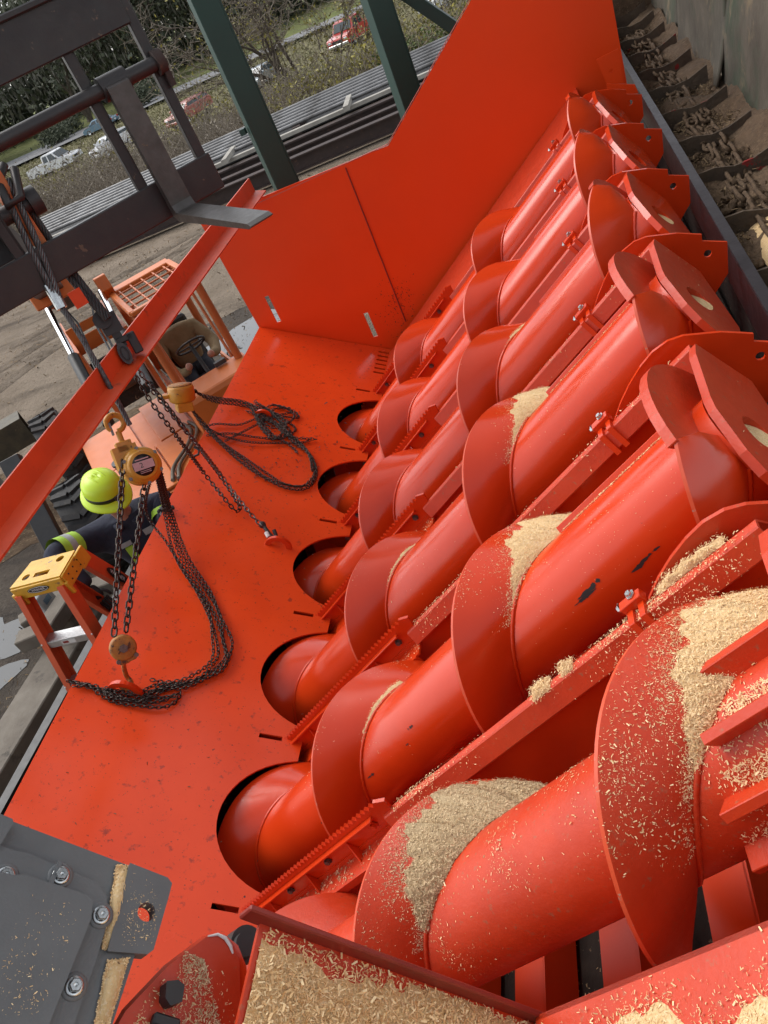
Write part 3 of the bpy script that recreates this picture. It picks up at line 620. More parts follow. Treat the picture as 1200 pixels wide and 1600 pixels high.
def dust_tube(idx, n, phc, spread, u0, u1, sz, clump, label, m='chip', seed=1):
    u = rng.uniform(u0, u1, n); ph = np.radians(rng.normal(phc, spread, n)); y = AY[idx] + TR * np.cos(ph); w_ = AW + TR * np.sin(ph); P = APn(u, y, w_)
    keep = fnoise(P, 9, seed) + rng.normal(0, .35, n) > clump; P = P[keep]; ph = ph[keep]
    chips('sawdust', P, np.outer(np.cos(ph), YVn) + np.outer(np.sin(ph), WVn), sz, M[m], label, .25)
def dust_flight(idx, turn, n, pa, pb, sz, clump, label, m='chip', seed=1, pw=1.5):
    off = OFF[idx] + turn * PITCH; ph = np.radians(pa + (pb - pa) * rng.uniform(0, 1, n) ** pw); r = np.sqrt(rng.uniform(TR ** 2, FR ** 2, n))
    P = APn(off - PITCH * ph / (2 * np.pi) + LEAN * (FR - r) / (FR - TR), AY[idx] + r * np.cos(ph), AW + r * np.sin(ph)) + UVn * .002
    keep = fnoise(P, 11, seed) + rng.normal(0, .4, n) > clump
    nn = UVn * .74 + .67 * (np.outer(np.cos(ph), YVn) + np.outer(np.sin(ph), WVn))
    chips('sawdust', P[keep], nn[keep], sz, M[m], label, .2)
dust_tube(0, 12000, 100, 42, 1.45, 2.4, (.0015, .006), .25, 'pale flecks of sawdust scattered over the nearest screw tube')
dust_tube(0, 2600, 88, 14, 1.55, 2.22, (.004, .009), .55, 'clots of sawdust along the top of the nearest screw tube', 'chip_grey', 5)
dust_tube(0, 3000, 100, 45, 2.45, 2.9, (.003, .008), .2, 'flecks of sawdust between the bars of the nearest screw')
dust_tube(1, 4500, 80, 38, .2, 2.65, (.0012, .004), .3, 'fine flecks of sawdust on the tube of the second screw')
dust_tube(2, 3000, 75, 34, .2, 2.6, (.002, .005), .45, 'fine flecks of sawdust on the tube of the third screw')
dust_flight(0, 0, 9000, 10, 165, (.0015, .006), .45, 'chips sprinkled over the upper flight of the nearest screw')
dust_flight(0, -1, 4200, 30, 150, (.0015, .005), .5, 'chips sprinkled over the lower flight of the nearest screw', 'chip_grey')
dust_flight(1, 0, 2200, 20, 105, (.002, .0045), .42, 'chips sprinkled over the middle flight of the second screw')
dust_flight(1, -1, 1300, 20, 110, (.002, .0045), .45, 'chips sprinkled over the lower flight of the second screw')
dust_flight(2, 0, 1500, 20, 105, (.002, .0045), .42, 'chips sprinkled over the middle flight of the third screw')
dust_flight(2, -1, 900, 20, 100, (.002, .0045), .42, 'chips sprinkled over the lower flight of the third screw')
dust_flight(3, 0, 900, 20, 100, (.002, .0045), .45, 'chips sprinkled over the middle flight of the fourth screw')
def dust_quad(a, b, c, d, n, nr, sz, clump, label, m='chip', seed=1, scale=9, soft=.35, jit=.3):
    """scatter over the bilinear patch a b c d"""
    a, b, c, d = (np.array(tuple(p)) for p in (a, b, c, d)); s = rng.uniform(0, 1, (n, 1)); t = rng.uniform(0, 1, (n, 1))
    P = a * (1 - s) * (1 - t) + b * s * (1 - t) + c * s * t + d * (1 - s) * t
    if clump is not None: k = fnoise(P, scale, seed) + rng.normal(0, soft, n) > clump; P = P[k]
    return chips('sawdust', P, np.tile(np.array(tuple(nr)), (len(P), 1)), sz, M[m], label, jit)
# ridge tops
def ridge_dust(i, u0, u1, n, clump, lab, m='chip', sz=(.003, .007)):
    y = RY[i]; dust_quad(AP(u0, y - .022, -1.231), AP(u1, y - .022, -1.231), AP(u1, y + .022, -1.231), AP(u0, y + .022, -1.231), n, WV, sz, clump, lab, m, i)
    dust_quad(AP(u0, y - .024, -1.234), AP(u1, y - .024, -1.234), AP(u1, y - .05, -1.29), AP(u0, y - .05, -1.29), n // 3, (WV - YV * .6).normalized(), sz, .5, lab, m, i)
ridge_dust(0, 1.1, 2.7, 5200, .42, 'sawdust clumps along the nearest ridge bar', 'chip', (.002, .006))
ridge_dust(1, 1.1, 2.7, 1500, .2, 'sawdust clumps along the second ridge bar')
ridge_dust(2, 1.1, 2.7, 700, .3, 'sawdust specks along the third ridge bar')
dust_quad(AP(.05, RY[0] - .008, -1.30), AP(1.0, RY[0] - .008, -1.30), AP(1.0, RY[0] - .085, -1.30), AP(.05, RY[0] - .085, -1.30), 4500, WV, (.004, .010), .15, 'sawdust clumps on the seat under the nearest toothed blade', 'chip_grey', 3, 14)
for i in (1, 2):
    dust_quad(AP(.8, RY[i] - .008, -1.30), AP(1.06, RY[i] - .008, -1.30), AP(1.06, RY[i] - .085, -1.30), AP(.8, RY[i] - .085, -1.30), 700, WV, (.003, .007), .1, 'sawdust clump at the end of the %s toothed blade' % ('second' if i == 1 else 'third'), 'chip', 3, 14)
for i in range(3):
    Yc = AY[i + 1] if i < 5 else 0
    yq = RY[i] - SP / 2
    if i: dust_quad(AP(2.773, yq - .2, AW + .08), AP(2.773, yq + .35, AW + .14), AP(2.773, yq + .36, AW - .08), AP(2.773, yq - .15, AW - .12), 500, UV, (.002, .005), .3, 'sawdust specks on the %s bearing plate' % ('second', 'third', 'fourth')[i], 'chip', i)
for i in (1, 2, 3):     # sawdust packed in the bearing holes
    c = AP(2.76, AY[i], AW); mb = MB()
    mb.grid(lambda a, b: c + YV * (.060 * b * math.cos(6.2832 * a)) + WV * (.060 * b * math.sin(6.2832 * a) - .004) + UV * (.006 - .02 * (b * math.sin(6.2832 * a) + .6) + .004 * math.sin(11 * a * 6.28)), 22, 5)
    obj('sawdust_plug', mb, M['heap'], label='sawdust packed in the bearing hole of the %s screw' % ('second', 'third', 'fourth')[i - 1], kind='stuff')
for idx in (1, 2):      # strip of sawdust lying behind the wear bars
    a = math.radians(62); rd = YV * math.cos(a) + WV * math.sin(a); tg = UV.cross(rd); p0 = AP(2.12, AY[idx], AW) + rd * TR; p1 = AP(2.66, AY[idx], AW) + rd * TR
    dust_quad(p0 + tg * .005, p1 + tg * .005, p1 - tg * .028, p0 - tg * .028, 2600, rd, (.003, .006), None, 'strip of sawdust along the wear bar of the %s screw' % ('second', 'third')[idx - 1])
for ph, ua in ((112, 2.56), (148, 2.5), (186, 2.42), (222, 2.36), (74, 2.6)):
    a = math.radians(ph - 11); rd = YV * math.cos(a) + WV * math.sin(a); tg = UV.cross(rd); p0 = AP(ua, AY[0], AW) + rd * (TR + .004); p1 = AP(2.92, AY[0], AW) + rd * (TR + .004)
    if ph < 190: dust_quad(p0 + tg * .022, p1 + tg * .022, p1 - tg * .022, p0 - tg * .022, 1500, rd, (.003, .008), -.1, 'sawdust caught behind the bars of the nearest screw', 'chip', ph)
for u0_, u1_, ya, yb, n_, lab_ in ((1.90, 1.98, -.015, .03, 1300, 'sawdust clot on the nearest ridge bar below the clamp'), (2.03, 2.08, -.01, .03, 700, 'small sawdust clot on the nearest ridge bar just below the clamp'), (2.42, 2.64, .014, .042, 1500, 'sawdust strip between the nearest ridge bar and its divider plate')):
    y_ = RY[0]; q_ = [AP(u0_, y_ + ya, -1.229), AP(u1_, y_ + ya, -1.229), AP(u1_, y_ + yb, -1.229), AP(u0_, y_ + yb, -1.229)]; mb = MB()
    mb.grid(lambda a, b: (q_[0].lerp(q_[1], a)).lerp(q_[3].lerp(q_[2], a), b) + WV * (.018 * math.sin(math.pi * a) ** .5 * math.sin(math.pi * b) ** .5 * (1 + .3 * math.sin(23 * a + 5 * b)) - .004), 24, 8)
    obj('sawdust_heap', mb, M['heap'], label=lab_, kind='stuff'); V_ = np.array([tuple(v) for v in mb.v]); P_ = V_[rng.integers(0, len(V_), n_)] + rng.normal(0, .006, (n_, 3)) * np.array([1, 1, .4])
    chips('sawdust', P_, np.tile(WVn, (n_, 1)), (.002, .006), M['chip'], 'loose shavings on the ' + lab_, .4)
# bulkhead and ledge: thick beds of shavings
def bed(name, fn, nrm, inside, n, sz, m, cm, label, nu=70, nv=50, hmax=.03):
    mb = MB(); nr = np.array(tuple(nrm))
    g = np.array([[tuple(fn(i / nu, j / nv)) for j in range(nv + 1)] for i in range(nu + 1)]); ga, gb_ = np.meshgrid(np.arange(nu + 1) / nu, np.arange(nv + 1) / nv, indexing='ij'); ins = inside(ga.ravel(), gb_.ravel()).reshape(nu + 1, nv + 1)
    P = g.reshape(-1, 3); hgt = np.clip(ins.reshape(-1) * 4, -.2, 1) * hmax * (.75 + .25 * fnoise(P, 22, 4)) + .002 * fnoise(P, 130, 6)
    Q = (P + nr * hgt[:, None]).reshape(nu + 1, nv + 1, 3)
    fs = [];
    for i in range(nu):
        for j in range(nv):
            if max(ins[i, j], ins[i + 1, j], ins[i, j + 1], ins[i + 1, j + 1]) > -.12: a = i * (nv + 1) + j; fs.append((a, a + nv + 1, a + nv + 2, a + 1))
    mb.add(Q.reshape(-1, 3), fs, True)
    obj(name, mb, m, label=label, kind='stuff')
    s = rng.uniform(0, 1, n); t = rng.uniform(0, 1, n); k = inside(s, t) + rng.normal(0, .10, n); ok = k > 0; s, t = s[ok], t[ok]
    ii = np.minimum((s * nu).astype(int), nu - 1); jj = np.minimum((t * nv).astype(int), nv - 1); fa = (s * nu - ii)[:, None]; fb = (t * nv - jj)[:, None]
    C = Q[ii, jj] * (1 - fa) * (1 - fb) + Q[ii + 1, jj] * fa * (1 - fb) + Q[ii, jj + 1] * (1 - fa) * fb + Q[ii + 1, jj + 1] * fa * fb
    hh = (C - (g[ii, jj])) @ nr; C += nr * np.maximum(0, .001 - hh)[:, None]
    chips('sawdust', C, np.tile(nr, (len(C), 1)), sz, cm, 'loose shavings on the ' + label, .55)
_ns = lambda a, b, s, sd: fnoise(np.stack([np.broadcast_to(a, np.shape(a)), np.broadcast_to(b, np.shape(a)), np.zeros(np.shape(a))], 1), s, sd)
def in_bulk(a, b):      # a along -w (0 top), b towards the camera
    return np.minimum(b - .055, .35 * (a + .02)) * 2.2 + .10 * _ns(a * .8, b * .6, 14, 3) + .03
bed('sawdust_bed', lambda a, b: AP(NB_U + .002, .590 - .80 * b, -.555 - .76 * a), UV, in_bulk, 95000, (.003, .0095), M['heap'], M['chip'], 'bed of coarse shavings lying on the near bulkhead', hmax=.022)
def in_ledge(a, b): return (b - .075 - .06 * _ns(a * 2.0, .3, 9, 8)) * 2.4 + .05 * _ns(a, b, 40, 9)
bed('sawdust_bed', lambda a, b: AP(1.95 + 1.1 * a, .585 - 1.0 * b, -1.185), WV, in_ledge, 90000, (.002, .0065), M['heap'], M['chip'], 'bed of pale sawdust lying on the near ledge', hmax=.030)
dust_quad(AP(1.95, .59, -1.184), AP(3.0, .59, -1.184), AP(3.0, .45, -1.184), AP(1.95, .45, -1.184), 2500, WV, (.003, .008), .2, 'loose chips along the bare red edge of the near ledge')
dust_quad(AP(-.1, 1.9, -1.94), AP(2.5, 1.9, -1.94), AP(2.5, -.2, -1.94), AP(-.1, -.2, -1.94), 9000, WV, (.006, .016), .15, 'darker sawdust lying in the bottom of the trough', 'chip_grey', 2, 6)
# dirt crumbs on the plate
u_ = rng.uniform(-1.2, -.02, 2600); y_ = rng.uniform(.5, 6.4, 2600); Pp = np.array([tuple(PP(a, b, .001)) for a, b in zip(u_, y_)]); kk = fnoise(Pp, 4, 5) + rng.normal(0, .4, 2600) > .35
chips('dirt_crumbs', Pp[kk], np.tile(PNn, (kk.sum(), 1)), (.003, .010), M['mud'], 'dark crumbs of dirt sprinkled over the sloping plate', .2)

n_ = 260; q_ = np.array([tuple(onY(x, y, YW - .003)) for x, y in zip(rng.normal(622, 14, n_), rng.normal(480, 26, n_))])
chips('dirt_crumbs', q_, np.tile([0, -1., 0], (n_, 1)), (.004, .014), M['black'], 'black dirt splatter at the foot of the seam of the end wall', .1)
n_ = 420; q_ = np.array([tuple(pl(x, y, .001)) for x, y in zip(rng.normal(455, 55, n_), rng.normal(700, 40, n_))]); kk = fnoise(q_, 5, 9) + rng.normal(0, .3, n_) > .1
chips('dirt_crumbs', q_[kk], np.tile(PNn, (kk.sum(), 1)), (.006, .02), M['black'], 'black crumbs spilled beside the tangled chain on the plate', .2)
n_ = 42000; q_ = np.c_[rng.uniform(-22, -4.0, n_), rng.uniform(2.5, 21, n_), np.full(n_, GZ + .012)]; kk = fnoise(q_, 1.1, 12) + rng.normal(0, .45, n_) > .1
chips('yard_litter', q_[kk], np.tile([0, 0, 1.], (kk.sum(), 1)), (.015, .06), M['litter'], 'small stones and bark litter strewn over the yard dirt', .5)
# ------------------------------------------------------------------ GEARBOX at the lower left corner
GU = 1.85
gb = thing('gearbox', 'dark grey cast gear reducer with bolted cover and a lug with a hole', 'gearbox', onU(60, 1480, GU))
gp = lambda x, y, d=0: onU(x, y, GU) + UV * d
hsg = [(-60, 1248), (44, 1288), (212, 1352), (214, 1490), (178, 1602), (150, 1680), (-60, 1680)]
obj('housing', MB().prism([gp(*p, -.012) for p in hsg], UV * -.16), M['grey'], gb, bevel=.006, seg=2)
obj('lug', MB().prism([gp(*p) for p in [(203, 1348), (262, 1371), (269, 1380), (264, 1400), (240, 1484), (230, 1491), (168, 1486)]], UV * -.034, holes=[[gp(229 + 14 * math.cos(a), 1425 + 15 * math.sin(a)) for a in np.linspace(0, 2 * math.pi, 24)[:-1]]]), M['grey'], gb, bevel=.004, seg=2)
fl_ = [(-60, 1300), (24, 1330), (40, 1332), (150, 1378), (166, 1400), (168, 1440), (150, 1500), (118, 1592), (90, 1680), (-60, 1680)]
obj('cover_flange', MB().prism([gp(*p, -.012) for p in fl_], UV * .014), M['grey'], gb, bevel=.004, seg=2)
cv = [(-60, 1352), (18, 1372), (34, 1371), (132, 1402), (141, 1412), (138, 1440), (74, 1600), (50, 1680), (-60, 1680)]
obj('cover', MB().prism([gp(*p, .001) for p in cv], UV * .016), M['grey'], gb, bevel=.005, seg=2)
obj('corner_block', MB().prism([gp(*p, -.01) for p in [(-60, 1250), (-30, 1262), (18, 1282), (20, 1288), (-4, 1328), (-60, 1328)]], UV * .018), M['grey'], gb, bevel=.004)
GB_B = shared('cover_bolt', MB().lathe((0, 0, 0), (0, 0, 1), [(0, .011), (.0035, .0115), (.0045, .0135), (.0095, .0135), (.0112, .011), (.0112, .003)], 6, smooth=False).lathe((0, 0, 0), (0, 0, 1), [(.0112, .004), (.0150, .004), (.0158, .002), (.0158, 0)], 20), M['zinc'])
for p in [(8, 1370), (94, 1369), (157, 1431), (115, 1542)]:
    put('cover_bolt', GB_B, gb, gp(*p, .003), QU)
    obj('bolt_recess', MB().lathe(gp(*p, .0022), UV, [(.016, .002), (.021, .002), (.0225, 0)], 24), M['grey'], gb)
obj('bolt_pocket', MB().box(gp(84, 1368, .004), (.012, .045, .008), (UV, YV, WV)), M['grey'], gb)
def dust_px(poly, u, n, sz, m, label, jit=.45, hmax=.012):
    """fill a pixel-measured quad of a face square to the screws with shavings"""
    q = [onU(*p, u) for p in poly]; dust_quad(*q, n, UV, sz, None, label, m, jit=jit)
    mb = MB(); mb.grid(lambda a, b: (q[0].lerp(q[1], a)).lerp(q[3].lerp(q[2], a), b) + UV * (hmax * math.sin(math.pi * min(1, max(0, a))) ** .5 * math.sin(math.pi * b) ** .5 + .002 * math.sin(50 * b) * math.sin(30 * a)), 10, 30)
    obj('sawdust_heap', mb, M['heap'], label=label.replace('loose shavings', 'ridge of shavings'), kind='stuff')
dust_px([(182, 1352), (210, 1354), (172, 1485), (160, 1482)], GU - .010, 9000, (.002, .006), 'chip', 'loose shavings packed beside the lug of the gearbox')
dust_px([(168, 1502), (200, 1498), (168, 1604), (148, 1600)], GU - .010, 9000, (.002, .006), 'chip', 'loose shavings in the lower groove of the gearbox')
dust_quad(gp(30, 1400, .0175), gp(130, 1420, .0175), gp(60, 1590, .0175), gp(-20, 1590, .0175), 520, UV, (.001, .0035), .1, 'sparse chips on the gearbox cover', 'chip', 2, 20)
dust_quad(gp(205, 1362, .001), gp(260, 1384, .001), gp(236, 1478, .001), gp(185, 1480, .001), 420, UV, (.001, .0035), .1, 'sparse chips on the gearbox lug', 'chip', 2, 30)

# ------------------------------------------------------------------ torque arm next to the gearbox
TU = 1.80
ta = thing('torque_arm', 'red rounded steel arm smeared with sawdust, black bolt and white chalk mark', 'torque arm', onU(300, 1560, TU))
tpx = [(178, 1612), (196, 1580), (262, 1510), (322, 1464), (338, 1459), (352, 1462), (364, 1474), (374, 1500), (376, 1560), (372, 1640), (178, 1640)]
obj('arm_plate', MB().prism([onU(*p, TU) for p in tpx], (UV * -.35 + YV * .1).normalized() * .03), M['red_dust'], ta, bevel=.004, seg=2)
obj('arm_edge', MB().prism([onU(*p, TU - .004) for p in [(336, 1459), (352, 1461), (372, 1477), (385, 1510), (388, 1560), (386, 1640), (374, 1640), (376, 1560), (373, 1500), (362, 1474)]], UV * -.03), M['red'], ta)
ch_ = [onU(*p, TU + .002) for p in [(325, 1463), (340, 1460), (352, 1466), (360, 1478), (364, 1490)]]
obj('chalk_mark', MB().tube(ch_, [.0015, .003, .004, .004, .002], 5), M['white'], ta)
obj('arm_bolt', MB().prism([onU(x, y, TU + .0) for x, y in [(250, 1540), (268, 1538), (278, 1546), (274, 1572), (256, 1578), (248, 1566)]], UV * .035).box(onU(258, 1598, TU + .01), (.02, .02, .05), AX), M['black'], ta, bevel=.003)
dust_quad(onU(288, 1486, TU + .002), onU(318, 1500, TU + .002), onU(350, 1620, TU + .002), onU(240, 1620, TU + .002), 7500, UV, (.0015, .005), -.02, 'sawdust smear down the middle of the torque arm', 'chip_grey', 7, 22, .45, .2)
dust_quad(onU(240, 1540, TU + .002), onU(340, 1480, TU + .002), onU(370, 1610, TU + .002), onU(200, 1610, TU + .002), 1400, UV, (.002, .006), .2, 'scattered chips over the torque arm', 'chip', 8, 24)
shf = thing('drive_shaft', 'black stub shaft between the torque arm and the sawdust covered bulkhead', 'shaft', onU(388, 1480, 1.75))
obj('shaft', MB().cyl(onU(386, 1474, 1.74), onU(386, 1474, 1.74) + UV * -.4, .024, n=20), M['black'], shf, bevel=.003)
obj('collar', MB().cyl(onU(386, 1474, 1.72), onU(386, 1474, 1.72) + UV * -.05, .036, n=20), M['dirty_black'], shf, bevel=.003)

# ------------------------------------------------------------------ DRAG CONVEYOR on the right
dc = thing('drag_conveyor', 'dusty brown drag chain conveyor with worn flight bars beside the hopper', 'conveyor', (.8, 5, -2.1))
obj('side_rail', MB().box((.552, 5.5, -1.70), (.022, 13, .20)).box((.565, 5.5, -1.597), (.045, 13, .012)), M['rail'], dc)
obj('gap_shade_plate', MB().box((.572, 5.5, -2.1), (.02, 13, .62)).box((.48, 4.0, -2.15), (.20, 10, .02)), M['dark_void'], dc)  # dark plates added where the gap beside the rail is only shaded
mb = MB(); mb.grid(lambda a, b: Vector((.58 + .52 * b, -.5 + 12 * a, -1.775 + .03 * math.sin(7 * b + 3 * a) * math.sin(31 * a) + .03 * math.sin(90 * a + 4 * b) + .06 * (b - .3) ** 2 * 3 + .02 * random.random())), 240, 16)
obj('conveyor_bed', mb, M['mud'], dc)
for k in range(16):
    y = 1.3 + .655 * k + random.uniform(-.02, .02); mb = MB(); sg = [(.585, -.012), (.70, -.005), (.80, -.03), (.90, -.02), (1.03, .03)]
    for (xa, za), (xb, zb) in zip(sg, sg[1:]):
        mb.prism([Vector((xa, y, -1.655 + za)), Vector((xb, y, -1.655 + zb)), Vector((xb, y, -1.84)), Vector((xa, y, -1.84))], (0, .014, 0))
    obj('flight_bar', mb, M['flight_bar'], dc)
LK = MB(); LK.tube([Vector((.03 * math.cos(a), .05 * math.sin(a) + (.04 if math.sin(a) > 0 else -.04), 0)) for a in np.linspace(0, 2 * math.pi, 12)[:-1]], .012, 5, closed=True)
lk_me = shared('chain_link', LK, M['mud'])
for y in np.arange(1.3, 9, .125):
    for x in (.77, .85):
        put('chain_link', lk_me, dc, Vector((x + random.uniform(-.012, .012), y, -1.728 + random.uniform(-.012, .012))), Matrix.Rotation(random.choice([0, 1.57, .7]) + random.uniform(-.2, .2), 4, 'Y') @ Matrix.Rotation(random.uniform(-.15, .15), 4, 'Z'))
mb = MB()
for k in range(700):
    y = random.uniform(2.0, 9.5); c = Vector((random.uniform(.62, 1.05), y, -1.765)); r = random.uniform(.01, .035)
    mb.sphere(c, r, 7, 4, (1, random.uniform(.6, 1.6), random.uniform(.5, .9)))
obj('dust_clods', mb, M['mud'], dc, kind='stuff')
for k, (y0, y1, x0, tz) in enumerate([(2.2, 4.6, 1.06, .02), (4.5, 6.4, 1.08, .0), (6.3, 8.0, 1.05, .03), (7.9, 9.9, 1.09, .01), (9.8, 12.5, 1.12, 0)]):
    mb = MB(); mb.grid(lambda a, b: Vector((x0 + .30 * b + .03 * math.sin(5 * a + k) * b + .02 * math.sin(9 * b + 2 * a), y0 + (y1 - y0) * a, -1.78 + 1.5 * b + .05 * math.sin(11 * a + k) * (1 - b))), 24, 16)
    o = obj('lining_panel', mb, M['lining'], dc); md = o.modifiers.new('s', 'SOLIDIFY'); md.thickness = .015
for p in [(1104, 50), (1128, 95), (1100, 60)]:
    pass
obj('end_plate', MB().box((.82, 9.9, -1.35), (.6, .02, 1.1)), M['mud'], dc)
pile = MB(); pile.grid(lambda a, b: Vector((.70 + .32 * b, 2.9 + 1.2 * a, -1.775 + .085 * math.sin(math.pi * a) ** .6 * math.sin(math.pi * b) ** .6 + .006 * random.random())), 24, 14)
obj('sawdust_heap', pile, M['heap'], label='yellowish sawdust pile in the bottom of the drag conveyor', kind='stuff')
n = 16000; xx = rng.uniform(.6, 1.05, n); yy = rng.uniform(1.8, 9.5, n); PP_ = np.stack([xx, yy, np.full(n, -1.765)], 1); k_ = fnoise(PP_, 7, 3) + rng.normal(0, .4, n) > .1
chips('sawdust', PP_[k_] + np.array([0, 0, .03]) * rng.uniform(0, 1, (k_.sum(), 1)), np.tile([0, 0, 1.], (k_.sum(), 1)), (.008, .026), M['litter'], 'straw-like shavings littering the drag conveyor bed', .6)

# ------------------------------------------------------------------ POSTS AND SHED ROOF
def post(px0, Y, wd, label, zt=3.2):
    b = onY(*px0, Y); t = thing('steel_post', label, 'post', (b.x, Y, GZ), 'green steel posts behind the end wall')
    a = R_(28); X = Vector((math.cos(a), math.sin(a), 0)); Yv = Vector((-math.sin(a), math.cos(a), 0)); c = Vector((b.x, Y, 0))
    obj('shaft', MB().box(c + Vector((0, 0, (zt + GZ) / 2)), (wd, wd, zt - GZ), (X, Yv, Vector((0, 0, 1)))), M['green'], t, bevel=.008, seg=2)
    obj('lip', MB().box(c + X * (wd * .5 + .006) - Yv * wd * .42 + Vector((0, 0, (zt + GZ) / 2)), (.012, .03, zt - GZ), (X, Yv, Vector((0, 0, 1)))), M['green'], t)
    obj('base_plate', MB().box((b.x, Y, GZ + .012), (.35, .35, .02)), M['green'], t)
    return t
p_a = post((446, 288), 7.0, .205, 'thick green steel post nearer the left end of the wall')
obj('bracket', MB().box(onY(380, 206, 6.95), (.05, .05, .05)), M['green'], p_a)
p_b = post((640, 160), 8.2, .21, 'green steel post behind the stepped part of the end wall')
b0, b1 = onY(618, -20, 8.4), onY(735, 60, 8.4)
d = (b1 - b0).normalized()
obj('steel_brace', MB().box((b0 + b1) / 2, ((b1 - b0).length + 1.0, .10, .11), (d, YV, d.cross(YV))), M['green'], label='green steel brace slanting down behind the end wall', cat='brace', bevel=.006)

rf = MB()
def roof_strip(x0, x1, y0, y1, z):
    n = int((x1 - x0) / .1)
    for k in range(n): rf.box((x0 + (k + .5) * (x1 - x0) / n, (y0 + y1) / 2, z + .02 * (k % 2)), ((x1 - x0) / n, y1 - y0, .012))
    for y in np.arange(y0 + .3, y1, 2.4): rf.box(((x0 + x1) / 2, y, z - .12), (x1 - x0, .12, .2))
roof_strip(-2.7, 8, 6.7, 16, 3.1); roof_strip(1.3, 8, 2.2, 6.68, 3.1)  # unseen roof, strips laid out to dim the conveyor and shape reflections
obj('shed_roof', rf, M['roof'], label='unseen grey ribbed shed roof above the green posts, shaped for shade and reflections', cat='roof')
ml = thing('unseen_building', 'unseen sheet metal building added behind the camera to darken reflections', 'building', (0, -6, GZ))  # unseen wall added to darken the end wall and edge the tube reflections
mw = MB()
for k in range(110): mw.box((-7.5 + .15 * k, -5.5 + .015 * (k % 2), (2.6 + GZ) / 2), (.148, .02, 2.6 - GZ))
obj('wall', mw, M['sheet'], ml)
obj('roof', MB().box((.7, -9.5, 2.66), (17, 8.4, .08)), M['roof'], ml)

def catmull(pts, n=14):
    pts = [Vector(p) for p in pts]; P = [pts[0] * 2 - pts[1]] + pts + [pts[-1] * 2 - pts[-2]]; o = []
    for i in range(1, len(P) - 2):
        for k in range(n):
            t = k / n; a, b, c, d = P[i - 1], P[i], P[i + 1], P[i + 2]
            o.append(.5 * ((2 * b) + (c - a) * t + (2 * a - 5 * b + 4 * c - d) * t * t + (3 * b - a - 3 * c + d) * t ** 3))
    return o + [pts[-1]]
# ------------------------------------------------------------------ TELEHANDLER (cab, body, boom, raised fork carriage)
HD = Vector((.6, -.8, 0)); LT = Vector((.8, .6, 0)); ZV = Vector((0, 0, 1))
VX = (HD, LT, ZV)
cabL, cabR = Vector((-4.63, 7.19, 0)), Vector((-3.98, 7.55, 0))
cabC = (cabL + cabR) / 2
th = thing('telehandler', 'orange telehandler with open cage cab, raised boom and black fork carriage', 'telehandler', (cabC.x, cabC.y, GZ))
def TH(f, l, z): return Vector((cabC.x, cabC.y, GZ + z)) + HD * f + LT * l          # forward, towards the cab side, up
def thbox(mb, f, l, z, sf, sl_, sz, **k): return mb.box(TH(f, l, z), (sf, sl_, sz), VX, **k)
# cab posts, roof frame and grille
for f, l in ((0, -.37), (0, .37), (-1.3, -.37), (-1.3, .37)):
    cp = MB(); cp.tube([TH(f, l, 1.15), TH(f - .02, l, 1.7), TH(f - .05, l, 2.16)], .048, 8); obj('cab_post', cp, M['orange_dark'], th)
obj('cab_brace', MB().tube([TH(-.02, -.30, 1.2), TH(-.55, -.32, 2.14)], .022, 6), M['orange_dark'], th)
obj('cab_brace', MB().tube([TH(-.02, .31, 1.25), TH(-.45, .33, 2.1)], .018, 6), M['orange_dark'], th)
rfm = MB()
for f, sl_ in ((-.04, .82), (-1.36, .82)): thbox(rfm, f, 0, 2.2, .09 if f > -1 else .24, sl_, .05)
for l in (-.39, .39): thbox(rfm, -.68, l, 2.2, 1.3, .07, .06)
obj('cab_roof', rfm, M['orange'], th, bevel=.01)
for k in range(5): obj('grille_bar', MB().tube([TH(-.05, -.30 + .15 * k, 2.20), TH(-1.30, -.30 + .15 * k, 2.20)], .012, 6), M['orange_dark'], th)
for k in range(4): obj('grille_bar', MB().tube([TH(-.32 - .25 * k, -.37, 2.205), TH(-.32 - .25 * k, .37, 2.205)], .012, 6), M['orange_dark'], th)
# dash, body deck, fenders
ds = MB(); ds.prism([TH(-.12, -.42, .78), TH(.30, -.42, .78), TH(.46, -.42, .55), TH(.46, -.42, 1.02), TH(.18, -.42, 1.26), TH(-.10, -.42, 1.26)][0:0] + [TH(-.1, -.44, .5), TH(.40, -.44, .5), TH(.36, -.44, 1.14), TH(.32, -.44, 1.20), TH(-.1, -.44, 1.22)], LT * .88)
obj('dash', ds, M['orange'], th, bevel=.015)
lamp = obj('work_lamp', thbox(MB(), .405, .12, .90, .05, .24, .09), M['black'], th, bevel=.01)
obj('lamp_lens', thbox(MB(), .433, .12, .90, .008, .20, .06), M['lens'], lamp)
obj('cab_floor', thbox(MB(), -.65, 0, .55, 1.3, .80, .08), M['orange_dark'], th)
obj('cab_side', thbox(thbox(MB(), -.65, -.40, .85, 1.3, .03, .62), -.75, .40, .75, 1.1, .03, .4), M['orange'], th)
st = MB(); thbox(st, -1.0, 0, .92, .46, .48, .12); st.box(TH(-1.25, 0, 1.3), (.12, .46, .66), VX)
obj('seat', st, M['black'], th, bevel=.03)
wc_ = TH(-.34, .0, 1.50); wn = (HD * -.55 + ZV * .83).normalized(); wa = LT; wb = wn.cross(wa)
sw_ = obj('steering_wheel', MB().tube([wc_ + wa * .18 * math.cos(a) + wb * .18 * math.sin(a) for a in np.linspace(0, 2 * math.pi, 28)[:-1]], .014, 6, closed=True).tube([wc_ - wa * .17, wc_ + wa * .17], .010, 5).tube([wc_, wc_ - wb * .17], .010, 5).cyl(wc_, wc_ - wn * .45, .025, n=8), M['black'], th)
obj('control_panel', MB().box(TH(-.05, .16, 1.26), (.06, .14, .05), VX), M['rubber'], th)
dk = MB()
